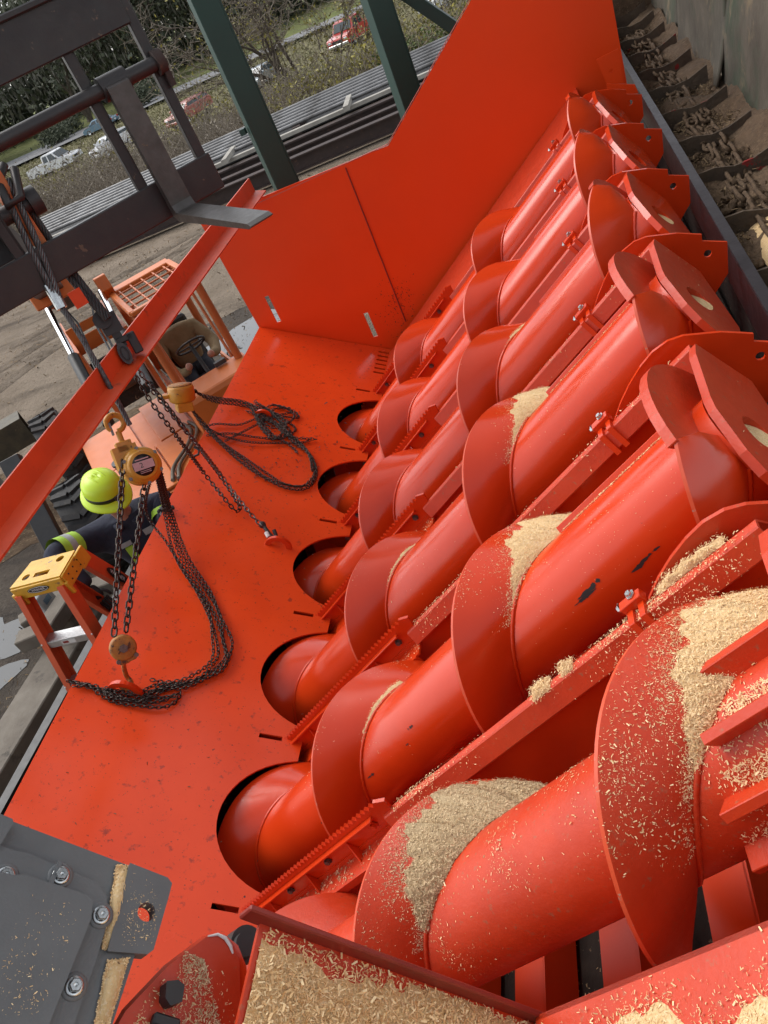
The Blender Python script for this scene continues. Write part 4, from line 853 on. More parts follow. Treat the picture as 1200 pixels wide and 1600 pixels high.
# deck in front of and beside the cab: orange sheets with seams between them
plates = [(.60, .08, .66, .40, .84), (.20, -.66, .66, 1.20, .60), (.20, -1.36, .665, 1.20, .78), (-1.1, -.66, .665, 1.36, .44), (-1.1, -1.42, .66, 1.36, .66)]
for f, l, z, sf, sl_ in plates:
    obj('deck_plate', MB().box(TH(f, l, z), (sf - .012, sl_ - .012, .03), VX), M['orange'], th, bevel=.006)
obj('body', thbox(thbox(MB(), .20, -1.06, .43, 1.18, 1.36, .42), -1.1, -1.06, .43, 1.36, 1.36, .40).box(TH(.59, .08, .43), (.40, .84, .42), VX), M['orange'], th, bevel=.02)
obj('nose_plate', MB().prism([TH(.80, -1.74, .15), TH(.80, .48, .15), TH(.81, .48, .64), TH(.81, -1.74, .64)], HD * .03), M['orange_dark'], th)
obj('exhaust_stack', MB().cyl(TH(-.15, -1.38, .66), TH(-.15, -1.38, .82), .10, n=16).cyl(TH(-.15, -1.38, .82), TH(-.15, -1.38, .85), .115, n=16), M['rubber'], th)
hose = catmull([TH(-.45, -.55, .705), TH(-.15, -.52, .705), TH(.15, -.66, .705), TH(.45, -.92, .705), TH(.74, -1.02, .705)], 10)
obj('hose', MB().tube(hose, .022, 6).tube([h + LT * .07 + HD * .03 for h in hose], .02, 6), M['timber'], th)
# wheels with lugged tyres
def wheel(f, l, r=.56, wdt=.40):
    c = TH(f, l, r); ty = MB(); n = 30; prof = [(r * .55, -wdt * .42), (r * .80, -wdt * .5), (r * .95, -wdt * .45), (r * .97, 0), (r * .95, wdt * .45), (r * .80, wdt * .5), (r * .55, wdt * .42)]
    ty.lathe(c, LT, prof, n)
    for k in range(22):
        a = 2 * math.pi * k / 22; d = HD * math.cos(a) + ZV * math.sin(a); t = LT.cross(d)
        for sgn in (-1, 1): ty.box(c + d * (r * .975) + LT * sgn * wdt * .23 + t * (.035 * (k % 2)), (.06, wdt * .46, .05), ((t + LT * sgn * .45).normalized(), (LT - t * sgn * .45).normalized(), d))
    w_ = obj('wheel', ty, M['tyre'], th)
    obj('rim', MB().lathe(c, LT, [(.02, wdt * .30), (r * .5, wdt * .28), (r * .58, wdt * .40), (r * .58, -wdt * .40), (.02, -wdt * .30)], 20), M['orange_dark'], w_)
for f, l in ((.35, -1.98), (1.0, .18), (-2.2, -1.98), (-2.3, .15)): wheel(f, l)
# carriage pose, measured from the raised forks
CH = Vector((.674, -.738, 0)).normalized(); CL = Vector((.738, .674, 0)).normalized(); CX = (CL, CH, ZV)
hp = ray(285, 328); heel = Vector(hp * (4.15 / F))
# boom from the machine up to the carriage, with twin cylinders
bm0 = TH(-3.2, -.80, 2.1); cmid = heel - CL * .95 + ZV * .30; bm1 = cmid - CH * .25
bd = (bm1 - bm0).normalized(); bs = bd.cross(ZV).normalized(); bu = bs.cross(bd)
BXs = (bd, bs, bu); L_ = (bm1 - bm0).length
obj('boom_inner', MB().box(bm0 + bd * (L_ * .66), (L_ * .68, .26, .30), BXs), M['dirty_black'], th, bevel=.01)
obj('boom_outer', MB().box(bm0 + bd * (L_ * .24), (L_ * .52, .34, .38), BXs), M['rust'], th, bevel=.012)
obj('boom_collar', MB().box(bm0 + bd * (L_ * .505), (.10, .40, .46), BXs), M['orange'], th, bevel=.01)
for s_ in (-1, 1):
    a_ = TH(.75, -1.22, 1.60) if s_ < 0 else TH(.95, -.70, 1.78); b_ = TH(-1.0, -1.08, 2.55) if s_ < 0 else TH(-1.25, -.48, 2.30)
    e_ = a_.lerp(b_, .52)
    cy = obj('lift_cylinder', MB().cyl(a_, e_, .060, n=14), M['black'], th)
    obj('piston_rod', MB().cyl(e_, b_, .034, n=12), M['chrome'], cy)
    obj('cylinder_bracket', MB().prism([b_ + ZV * .16 + HD * .06, b_ + HD * .10, b_ - ZV * .12 - HD * .02, b_ - HD * .16, b_ - HD * .12 + ZV * .14], LT * .14), M['orange'], th, bevel=.008)
    hz = [b_ + bs * s_ * .08, b_.lerp(a_, .3) + bs * s_ * .17, b_.lerp(a_, .65) + bs * s_ * .14, a_.lerp(b_, .15) + bs * s_ * .05]
    obj('hydraulic_hose', MB().tube(hz, .014, 6).tube([h + bs * s_ * .04 + bu * .03 for h in hz], .012, 6), M['black'], th)
cr_ = TH(-.95, -.80, 2.02)
obj('front_crossmember', MB().prism([cr_ + LT * x + ZV * z for x, z in ((-.28, -.16), (.28, -.16), (.28, .16), (-.28, .16))], HD * .03, holes=[[cr_ + LT * x + ZV * z for x, z in ((-.13, .02), (.13, .02), (.13, .06), (-.13, .06))]]), M['orange'], th)
obj('front_frame', MB().box(TH(-1.4, -1.10, 1.55), (1.7, .05, .9), VX).box(TH(-1.4, -.50, 1.55), (1.7, .05, .9), VX).box(TH(-1.3, -.8, 1.3), (1.3, .5, .05), VX), M['orange_dark'], th)
obj('recess_shade_panel', MB().box(TH(-.62, -.80, 1.5), (.05, .52, .62), VX), M['dark_void'], th)  # dark panel painted as the shaded hollow under the boom
obj('frame_pump', MB().cyl(TH(-.55, -.92, 1.5), TH(-.55, -.68, 1.5), .12, n=14).box(TH(-.52, -.78, 1.7), (.1, .3, .12), VX), M['rubber'], th)
# carriage: top beam, round shaft, bottom plate, uprights, tines
def CP_(l, f, z): return heel + CL * l + CH * f + ZV * z
obj('top_beam', MB().box(CP_(-.80, -.05, .955), (2.06, .07, .235), CX).box(CP_(-.80, -.01, 1.06), (2.06, .03, .03), CX), M['dirty_black'], th, bevel=.006)
obj('bottom_plate', MB().box(CP_(-.78, -.05, .085), (2.14, .05, .19), CX), M['dirty_black'], th, bevel=.006)
obj('fork_shaft', MB().cyl(CP_(-1.95, -.02, .645), CP_(.25, -.02, .645), .036, n=16), M['dirty_black'], th)
obj('shaft_collar', MB().cyl(CP_(.24, -.02, .645), CP_(.285, -.02, .645), .058, n=16).box(CP_(.275, -.02, .575), (.03, .05, .10), CX), M['rust'], th)
for l in (.245, -.125, -.85, -1.05): obj('upright', MB().box(CP_(l, -.055, .56), (.05, .045, .86), CX).box(CP_(l + .03, -.075, .56), (.012, .05, .86), CX), M['dirty_black'], th, bevel=.004)
obj('gusset_plate', MB().box(CP_(-.95, -.07, .56), (.26, .03, .34), CX), M['dirty_black'], th)
obj('carriage_mount', MB().box(CP_(-1.15, -.20, .42), (.12, .25, .55), CX).box(CP_(-.72, -.20, .42), (.06, .25, .5), CX), M['orange_dark'], th, bevel=.006)
obj('mount_pin', MB().cyl(CP_(-1.25, -.12, .36), CP_(-.6, -.12, .36), .045, n=14).cyl(CP_(-.66, -.12, .36), CP_(-.60, -.12, .36), .07, n=14), M['dirty_black'], th)
obj('mount_hose', MB().tube([CP_(-1.0, -.0, .60), CP_(-.97, .05, .52), CP_(-.93, .06, .44), CP_(-.90, .02, .38)], .035, 8), M['rubber'], th)
def tine(l):
    t = obj('fork_tine', MB().prism([CP_(l - .06, .045, z) + CH * f for f, z in ((-.05, -.005), (0, -.035), (.95, -.03), (.985, -.018), (.95, -.005), (.03, .012), (.012, .05), (.006, .645), (-.035, .665), (-.045, .1))], CL * .12), M['fork'], th, bevel=.006)
    obj('tine_eye', MB().cyl(CP_(l - .075, -.02, .645), CP_(l + .075, -.02, .645), .058, n=16), M['dirty_black'], t)
tine(0); tine(-1.75)

# ------------------------------------------------------------------ SLINGS, HOISTS AND CHAINS
def link_mb(Lk, Wk, r, n=10, m=5):
    pts = []
    for k in range(n):
        a = 2 * math.pi * k / n; x = (Lk - Wk) / 2 * (1 if math.cos(a) > 1e-6 else (-1 if math.cos(a) < -1e-6 else 0)) + Wk / 2 * math.cos(a); pts.append(Vector((x, Wk / 2 * math.sin(a), 0)))
    return MB().tube(pts, r, m, closed=True)
def chain_frames(path, pitch, twist=0.0, roll=0.0):
    ds = [0.0]
    for a, b in zip(path, path[1:]): ds.append(ds[-1] + (b - a).length)
    n = int(ds[-1] / pitch); out = []; j = 0; ref = None
    for k in range(n):
        s = (k + .5) * pitch
        while j < len(ds) - 2 and ds[j + 1] < s: j += 1
        q = (s - ds[j]) / max(1e-9, ds[j + 1] - ds[j]); p = path[j].lerp(path[j + 1], q); t = (path[j + 1] - path[j]).normalized()
        if ref is None: ref = t.orthogonal().normalized()
        ref = (ref - t * ref.dot(t)).normalized(); b = t.cross(ref); a = roll + twist * k + (math.pi / 2 if k % 2 else 0) + random.uniform(-.18, .18)
        y = ref * math.cos(a) + b * math.sin(a); M4 = frame_mat(t, y, t.cross(y)); M4.translation = p; out.append(M4)
    return out
def chain_joined(name, paths, pitch, Lk, Wk, r, m, parent=None, label=None, cat=None, twist=0):
    lk = link_mb(Lk, Wk, r, 8, 4); base = np.array(lk.v); V = []; Fc = []; nb = 0
    for path in paths:
        for M4 in chain_frames(path, pitch, twist, random.uniform(0, 3)):
            A = np.array(M4); V.append(base @ A[:3, :3].T + A[:3, 3]); Fc += [tuple(nb + i for i in f) for f in lk.f]; nb += len(base)
    mb = MB(); mb.v = [tuple(p) for p in np.concatenate(V)]; mb.f = Fc; mb.sm = [True] * len(Fc); mb.mi = [0] * len(Fc)
    return obj(name, mb, m, parent, label=label, cat=cat, kind='stuff' if parent is not None else None)
def rope(name, pts, r, m, label, group=None, parent=None):
    """laid wire rope: a core with six strands wound round it"""
    path = catmull(pts, 60); mb = MB(); mb.tube(path[::6], r * .75, 8)
    L = sum((b - a).length for a, b in zip(path, path[1:])); t0 = (path[-1] - path[0]).normalized(); a0 = t0.orthogonal().normalized()
    for s in range(6):
        q = []; acc = 0
        for i, p in enumerate(path):
            t = (path[min(i + 1, len(path) - 1)] - path[max(i - 1, 0)]).normalized(); a = (a0 - t * a0.dot(t)).normalized(); b = t.cross(a)
            if i: acc += (p - path[i - 1]).length
            an = s * math.pi / 3 + acc / (r * 9) * 2 * math.pi; q.append(p + (a * math.cos(an) + b * math.sin(an)) * r * .62)
        mb.tube(q, r * .42, 5)
    o = obj(name, mb, m, parent)
    return o
hook0 = Vector(ray(6, 282) * (3.75 / F))
def onD(x, y, d): return Vector(ray(x, y) * (d / F))
# sling: heavy doubled eye at the carriage, pressed sleeve, single rope down to the first hoist
sl1 = thing('wire_rope_sling', 'steel wire rope sling from the fork carriage down to the yellow hoist', 'sling', hook0, 'wire rope slings')
s_end = onD(97, 480, 3.98); h1_eye = onD(203, 664, 4.10)
for d_ in (-.018, .018): rope('eye_leg', [hook0 + CL * d_, hook0.lerp(s_end, .5) + CL * d_ * 1.2, s_end + CL * d_ * .2], .017, M['cable'], '', parent=sl1)
obj('sleeve', MB().cyl(onD(76, 445, 3.95), onD(97, 482, 3.98), .030, n=14), M['zinc'], sl1)
rope('rope_leg', [s_end, s_end.lerp(h1_eye, .5) + Vector((.012, 0, -.01)), h1_eye], .014, M['cable'], '', parent=sl1)
sl2 = thing('wire_rope_sling', 'dark greasy wire rope sling hanging to the black lever hoist', 'sling', hook0 + Vector((.05, 0, 0)), 'wire rope slings')
h2_top = onD(168, 498, 4.12)
for d_ in (-.016, .02): rope('eye_leg', [onD(14, 290, 3.80) + CL * d_, onD(92, 405, 4.0) + CL * d_, h2_top + CL * d_ * .3], .019, M['dirty_black'], '', parent=sl2)
obj('tag_plate', MB().box(onD(122, 466, 4.0), (.07, .003, .09), (CL, CH, ZV)), M['beam'], sl2)
obj('shackle', MB().tube([onD(6, 258, 3.8), onD(-2, 285, 3.75), onD(14, 322, 3.72), onD(32, 308, 3.72), onD(22, 264, 3.78)], .022, 8), M['dirty_black'], sl1)
# chain hoist, seen face-on
hc = onD(222, 728, 4.22); hfn = -Vector(ray(222, 728)).normalized(); hfn = (hfn + Vector((.30, -.05, .10))).normalized()
hU = (Vector(onD(203, 668, 4.12)) - hc).normalized(); hU = (hU - hfn * hU.dot(hfn)).normalized(); hR = hU.cross(hfn)
hst = thing('chain_hoist', 'yellow hand chain hoist with round black label reading 2, over the worker', 'hoist', hc, 'yellow chain hoists')
K = .0036                                          # metres per photo pixel at the hoist
obj('body', MB().lathe(hc, hfn, [(.02, -.10), (.088, -.10), (.105, -.085), (.105, .02), (.094, .04), (.085, .044)], 32).box(hc + hU * .075 - hR * .055 - hfn * .04, (.13, .12, .10), (hR, hU, hfn)), M['hoist'], hst)
obj('cover', MB().lathe(hc, hfn, [(.088, .040), (.078, .060), (.072, .064), (.0, .064)], 32), M['hoist'], hst)
for k in range(6):
    a = R_(30 + 60 * k); p = hc + (hR * math.cos(a) + hU * math.sin(a)) * .097 + hfn * .03
    put('cover_bolt', zbolt_me if False else bolt_me, hst, p, frame_mat(hR, hU, hfn) @ Matrix.Scale(.7, 4))
lab = obj('label_disc', MB().lathe(hc, hfn, [(.060, .0642), (.060, .0655), (0, .0655)], 32), M['label_black'], hst)
obj('label_band', MB().box(hc + hfn * .0662, (.112, .046, .001), (hR, hU, hfn)), M['label_pink'], lab)
obj('label_print', text_mb('2', .04, hc + hfn * .0675 - hR * .012, hR, hU, .0008), M['label_black'], lab)
for dy, tx, sz in ((.034, 'CHAIN HOIST', .0), ): pass
for q in (.034, -.032, -.041): obj('label_print', MB().box(hc + hfn * .0662 + hU * q, (.075 if q > 0 else .06, .006 if q > 0 else .003, .0008), (hR, hU, hfn)), M['label_pink'], lab)
yk = hc + hU * .13 - hR * .05
obj('yoke', MB().box(yk - hfn * .02, (.085, .06, .06), (hR, hU, hfn)).cyl(yk + hU * .02 - hfn * .02, yk + hU * .075 - hfn * .02, .016, n=10), M['hoist'], hst, bevel=.004)
hk = yk + hU * .135 - hfn * .02
obj('top_hook', MB().tube([hk + (hR * math.cos(a) + hU * math.sin(a)) * .046 for a in np.linspace(-1.57, 3.9, 18)], [.016] * 6 + [.017] * 8 + [.012] * 4, 8).cyl(hk - hU * .075, hk - hU * .045, .015, n=8), M['hoist'], hst)
obj('hook_latch', MB().box(hk - hR * .03 - hU * .025, (.012, .07, .018), (hR, hU, hfn)), M['bolt'], hst)
# load chain falls: every link its own part
ll = link_mb(.052, .030, .0052, 10, 5)
lkm = shared('chain_link', ll, M['chain'])
blk = onX(192, 1012, -2.60)
fallA = [hc - hR * .085 + hU * .06, blk - hR * .030 + hU * .045]; fallB = [hc - hR * .02 - hU * .09, blk + hR * .028 + hU * .045]
lc = thing('load_chain', 'dark load chain hanging in two falls from the yellow hoist', 'chain', fallA[1])
def links(root, path, pitch, me):
    for M4 in chain_frames(path, pitch, 0, .5):
        o = bpy.data.objects.new('chain_link', me); COL.objects.link(o); o.parent = root; M4 = M4.copy(); M4.translation -= BASE[root.name]; o.matrix_local = M4
links(lc, [fallA[0].lerp(fallA[1], k / 10) for k in range(11)], .040, lkm)
links(lc, [fallB[0].lerp(fallB[1], k / 10) for k in range(11)], .040, lkm)
# bottom block with hook in the pad eye
bb = thing('hook_block', 'rusty yellow hook block hooked into the pad eye on the sloping plate', 'hook block', blk)
obj('block_cheek', MB().lathe(blk, hfn, [(.0, -.03), (.058, -.03), (.066, -.022), (.066, .022), (.058, .03), (0, .03)], 20).box(blk - hU * .05, (.085, .05, .05), (hR, hU, hfn)), M['hoist_rust'], bb, bevel=.003)
obj('axle_nut', MB().lathe(blk, hfn, [(.022, .03), (.022, .042), (0, .042)], 6, smooth=False), M['bolt'], bb)
for s_ in (-1, 1): obj('cheek_bolt', MB().lathe(blk + hR * .045 * s_ - hU * .055, hfn, [(.012, .02), (.012, .036), (0, .036)], 6, smooth=False), M['bolt'], bb)
pe1 = pl(196, 1074) + PN * .05
obj('hook', MB().tube(catmull([blk - hU * .07, blk.lerp(pe1, .45), pe1 + hR * .02 + hU * .03, pe1 + hR * .03 - hU * .02, pe1 - hU * .045, pe1 - hR * .03 - hU * .01], 6), .013, 8), M['hoist_rust'], bb)
# hand chain: loops from the hoist, over the plate's edge and round to the pad eye
def plp(lst, off=.014): return [pl(x + random.gauss(0, 2.6), y + random.gauss(0, 2.0), off + random.uniform(0, .016)) for x, y in lst]
hcn = thing('hand_chain', 'long oily hand chain looping over the sloping plate below the yellow hoist', 'chain', pl(300, 1000))
st0 = hc + hR * .06 - hU * .06
strands = []
for k, dx in enumerate((-9, -1, 5, 11)):
    a = [st0 + hR * .01 * k - hfn * .03, pl(262 + dx * .6, 800, .22), pl(282 + dx, 868, .07)] + plp([(318 + dx, 925), (336 + dx, 965), (350 + dx, 1000), (351 + dx, 1025), (338 + dx, 1046), (315 + dx * .7, 1060), (285, 1070 + dx * .5), (250, 1074 + dx * .4)])
    if k % 2: a += plp([(222, 1080 + dx), (190, 1078 + dx), (150, 1072), (128 - dx, 1068 + dx * .4)])
    else: a += plp([(225, 1088 + dx * .5), (205, 1090 + dx * .6), (175, 1085 + dx * .5)])
    strands.append(catmull(a, 10))
strands.append(catmull([st0 - hR * .03, pl(228, 800, .22), pl(262, 850, .10)] + plp([(300, 905), (322, 950), (333, 990), (330, 1030), (300, 1056), (262, 1064), (232, 1062)]), 10))
for a in ([(108, 1064), (150, 1077), (190, 1086), (230, 1098), (255, 1094), (276, 1084), (268, 1098), (245, 1108), (215, 1106), (180, 1094), (150, 1082)], [(104, 1066), (140, 1072), (182, 1088), (220, 1096), (258, 1080), (300, 1068)], [(165, 1076), (200, 1092), (240, 1088), (272, 1090), (277, 1094)], [(182, 1072), (168, 1080), (176, 1090), (215, 1084), (265, 1075)]):
    strands.append(catmull(plp(a), 10))
chain_joined('chain_links', strands, .0215, .029, .0185, .0034, M['chain'], hcn)
# second chain hoist, seen on edge, with its chains
h2 = pl(283, 612, .28); n2 = (Vector((.25, .35, 1.0))).normalized(); a2 = (LT - n2 * LT.dot(n2)).normalized(); b2 = n2.cross(a2)
hs2 = thing('chain_hoist', 'yellow chain hoist lying edge-on beside the black lever hoist', 'hoist', h2, 'yellow chain hoists')
obj('body', MB().lathe(h2, n2, [(.02, -.075), (.085, -.075), (.10, -.06), (.10, .03), (.092, .048), (.0, .05)], 28), M['hoist'], hs2)
obj('face_plate', MB().lathe(h2, n2, [(.088, .0505), (.088, .056), (0, .056)], 28), M['hoist_rust'], hs2)
obj('side_frame', MB().box(h2 - n2 * .11 + b2 * -.02, (.12, .13, .07), (a2, b2, n2)).box(h2 - a2 * .13 - n2 * .02, (.11, .05, .03), (a2, b2, n2)), M['hoist'], hs2, bevel=.006)
lv = onD(195, 552, 4.25); lN = -Vector(ray(195, 552)).normalized(); lU = Vector((.0, .12, 1)); lU = (lU - lN * lU.dot(lN)).normalized(); lR = lU.cross(lN)
lh = thing('lever_hoist', 'black lever hoist with ribbed grip hanging above the red rim angle', 'hoist', lv)
prof_ = [(.032 * math.cos(a) * (1.0), .062 * math.sin(a)) for a in np.linspace(0, 2 * math.pi, 20)[:-1]]
obj('grip', MB().prism([lv + lR * x + lU * z for x, z in prof_], lN * .045), M['rubber'], lh, bevel=.008, seg=2)
obj('grip_rib', MB().tube([lv + lR * x * .55 + lU * z * .62 + lN * .047 for x, z in prof_], .004, 5, closed=True), M['black'], lh)
obj('lever_arm', MB().box(lv + lU * .07 + lR * .035, (.10, .035, .05), (lR, lU, lN)).box(lv + lU * .03 + lR * .075 - lN * .02, (.05, .12, .09), (lR, lU, lN)), M['dirty_black'], lh, bevel=.006)
obj('gear_case', MB().box(onD(172, 506, 4.22), (.10, .09, .11), (lR, lN, lU)).box(onD(184, 526, 4.24), (.05, .06, .12), (lR, lN, lU)).cyl(onD(160, 500, 4.2) - lN * .06, onD(160, 500, 4.2) + lN * .06, .05, n=12), M['dirty_black'], lh)
obj('warning_label', MB().box(lv + lR * .034 + lU * .0 + lN * .02, (.003, .05, .03), (lR, lU, lN)), M['beam'], lh)
sck = thing('lever_chain', 'plated chain running from the black lever hoist to a hook on the plate', 'chain', pl(425, 838))
c2 = [onD(205, 560, 4.28), onD(240, 612, 4.40), onD(300, 685, 4.60), pl(345, 742, .22), pl(385, 795, .12), pl(415, 828, .05)]
chain_joined('chain_links', [catmull(c2, 10)], .030, .040, .024, .0045, M['chain_bright'], sck)
c3 = [onD(200, 566, 4.26), onD(232, 622, 4.36), onD(275, 680, 4.54), pl(318, 738, .18), pl(350, 778, .10), pl(366, 796, .05), pl(373, 797, .04), pl(371, 785, .06), pl(340, 738, .16), onD(290, 672, 4.56), onD(235, 600, 4.36)]
chain_joined('tail_links', [catmull(c3, 10)], .030, .040, .024, .0045, M['chain'], sck)
obj('hook', MB().tube(catmull([pl(412, 822, .06), pl(424, 838, .04), pl(431, 838, .03), pl(428, 828, .05)], 6), .014, 8).sphere(pl(410, 820, .06), .026, 8, 6), M['dirty_black'], sck)
obj('hook_tip', MB().cyl(pl(416, 832, .05), pl(420, 839, .04), .016, n=8), M['white'], sck)
obj('side_hook', MB().tube([onD(303, 698, 4.55), onD(311, 703, 4.55), onD(310, 710, 4.55), onD(303, 713, 4.55)], .007, 6), M['dirty_black'], sck)
pc2 = thing('hand_chain', 'tangled hand chain of the second hoist heaped on the upper plate', 'chain', pl(420, 680))
ss2 = []
for k in range(3): ss2.append(catmull([h2 + a2 * .06 + n2 * (.0 + .02 * k), pl(330, 620 + 3 * k, .16)] + plp([(375, 628 + 2 * k), (400, 635 + 3 * k), (422, 648 + 6 * k), (448, 672 + 4 * k), (475, 700), (492, 725 - 3 * k), (494, 742), (480, 757 + 2 * k), (452, 758 + 2 * k), (418, 742 + 3 * k), (385, 718 + 3 * k), (350, 690 + 4 * k)]) + [pl(318, 660 + 3 * k, .06), pl(300, 640, .18), h2 - n2 * .08 + a2 * .02], 10))
for a in ([(318, 668), (345, 664), (375, 662), (400, 655), (425, 662), (455, 680), (492, 688)], [(325, 676), (360, 678), (400, 684), (432, 684), (460, 670), (440, 655), (408, 640)], [(400, 632), (420, 640), (440, 650), (462, 650), (455, 642), (430, 640), (410, 660), (425, 680)], [(395, 640), (412, 665), (430, 690), (445, 664), (420, 645), (402, 652), (436, 672)], [(352, 688), (390, 668), (425, 655), (458, 646)], [(395, 628), (418, 640), (432, 655), (448, 672), (436, 684), (415, 668), (404, 648), (424, 634), (452, 640)], [(400, 650), (420, 672), (440, 690), (455, 704), (470, 712)], [(388, 640), (412, 652), (438, 668), (460, 690), (482, 712), (488, 735)], [(408, 636), (428, 648), (446, 660), (462, 652), (448, 640), (428, 632)], [(318, 664), (350, 682), (395, 690), (440, 690), (470, 690), (490, 686)]):
    ss2.append(catmull(plp(a), 10))
chain_joined('chain_links', ss2, .0215, .029, .0185, .0034, M['chain'], pc2)

# ------------------------------------------------------------------ STEPLADDER
cv_ = Vector((-3.52, 3.0, -2.20))
tA, tB = onZ(16, 921, -2.10), onZ(94, 901, -2.10)          # near edge of the cap
lw = (tB - tA); lw.z = 0; lw.normalize(); ld = Vector((-lw.y, lw.x, 0)); zc = (tA.z + tB.z) / 2
lo = (tA + tB) / 2; lo.z = zc; LX = (lw, ld, ZV)
def LD(x, d, z): return lo + lw * x + ld * d + ZV * z
ldr = thing('stepladder', 'orange fibreglass stepladder with yellow plastic top, beside the worker', 'ladder', (lo.x, lo.y, GZ))
hw_ = (tB - tA).length / 2
cap = obj('top_cap', MB().prism([LD(-hw_, 0, -.005), LD(hw_, 0, -.005), LD(hw_, .22, -.005), LD(-hw_ * .78, .22, -.005)], ZV * .012,
          holes=[[LD(x + .028 * math.cos(a), d + .026 * math.sin(a), -.005) for a in np.linspace(0, 6.283, 13)[:-1]] for x, d in ((-.10, .07), (.10, .17))] + [[LD(x, d, -.005) for x, d in ((-.04, .05), (.07, .05), (.07, .09), (-.04, .09))]])
          .box(LD(0, -.004, -.045), (hw_ * 2, .014, .085), LX).box(LD(-hw_ + .01, .0, -.09), (.07, .02, .09), LX).box(LD(hw_ - .01, .0, -.09), (.06, .02, .09), LX)
          .box(LD(hw_ + .004, .11, -.05), (.014, .22, .10), LX).box(LD(hw_ + .01, .22, -.055), (.02, .10, .11), LX).box(LD(0, .222, -.045), (hw_ * 1.9, .014, .08), LX).box(LD(0, .13, -.05), (hw_ * 1.7, .20, .02), LX), M['yellow'], ldr, bevel=.006, seg=2)
LO = LD(.0, -.0125, -.040)
logo = obj('logo_plate', MB().prism([LO + lw * .078 * math.cos(a) + ZV * .022 * math.sin(a) for a in np.linspace(0, 6.283, 28)[:-1]], -ld * .0015), M['label_black'], cap)
obj('logo_ring', MB().tube([LO + lw * .070 * math.cos(a) + ZV * .018 * math.sin(a) - ld * .002 for a in np.linspace(0, 6.283, 28)[:-1]], .0014, 4, closed=True), M['white'], cap)
obj('logo_print', text_mb('WERNER', .024, LO - ld * .0025, lw, ZV, .0006), M['white'], cap)
for k in range(6): obj('rivet', MB().sphere(LD(hw_ + .012, .05 + .06 * (k % 3), -.03 - .04 * (k // 3)), .006, 6, 4), M['rust'], cap)
def rail_(x, d, xs, dsn, nm='rail'):
    top = LD(x, d, -.06); bot = top + Vector((0, 0, GZ - top.z)) + lw * xs + ld * dsn; dr = (bot - top).normalized(); sX = lw; sY = dr.cross(sX).normalized(); sX = sY.cross(dr)
    c = (top + bot) / 2; L = (bot - top).length
    return obj(nm, MB().box(c, (.012, .085, L), (sX, sY, dr)).box(c + sY * .043 + sX * (.018 if x < 0 else -.018), (.045, .008, L), (sX, sY, dr)).box(c - sY * .043 + sX * (.018 if x < 0 else -.018), (.045, .008, L), (sX, sY, dr)), M['fibre'], ldr), top, bot, dr
fr_ = -.55
r1, t1, b1, d1 = rail_(-hw_ + .012, .02, -.10, fr_, 'front_rail'); r2, t2, b2_, d2 = rail_(hw_ - .012, .02, .10, fr_, 'front_rail')
r3, t3, b3, d3 = rail_(-hw_ + .03, .24, -.06, .75, 'rear_rail'); r4, t4, b4, d4 = rail_(hw_ - .0, .24, .08, .75, 'rear_rail')
for k in range(1, 7):
    q = .145 * k + .005
    if q > .95: break
    a, b = t1.lerp(b1, q), t2.lerp(b2_, q); xx = (b - a); L = xx.length; xx.normalize()
    s_ = obj('step', MB().box((a + b) / 2, (L - .02, .085, .012), (xx, ld, ZV)).box((a + b) / 2 - ld * .042 - ZV * .02, (L - .02, .005, .045), (xx, ld, ZV)), M['alu'], ldr)
    for rr_ in (a, b):
        for dz in (.0, -.03): obj('rivet', MB().sphere(rr_ - ld * .048 + ZV * dz, .006, 6, 4), M['white'], s_)
    if k == 1:
        obj('caution_label', MB().box((a + b) / 2 - ld * .0455 - ZV * .02 + xx * .0, (.10, .001, .028), (xx, ld, ZV)), M['white'], s_)
        obj('caution_print', MB().box((a + b) / 2 - ld * .0462 - ZV * .018 - xx * .02, (.04, .001, .018), (xx, ld, ZV)), M['red_dark'], s_)
for q in (.3, .6): 
    a, b = t3.lerp(b3, q), t4.lerp(b4, q); obj('rear_brace', MB().box((a + b) / 2, ((b - a).length, .02, .035), ((b - a).normalized(), ld, ZV)), M['alu'], ldr)
sideL = t4.lerp(b4, .13); sdn = d4; sx = -d4.cross(lw).normalized()
lgN = (lw - d4 * lw.dot(d4)).normalized(); lgY = lgN.cross(d4)
lp = obj('side_logo', MB().prism([sideL + lgN * .0135 + d4 * .10 * math.cos(a) + lgY * .03 * math.sin(a) for a in np.linspace(0, 6.283, 24)[:-1]], lgN * .001), M['label_black'], r4)
obj('side_logo_print', text_mb('WERNER', .034, sideL + lgN * .0155, d4, lgN.cross(d4), .0006), M['white'], r4)

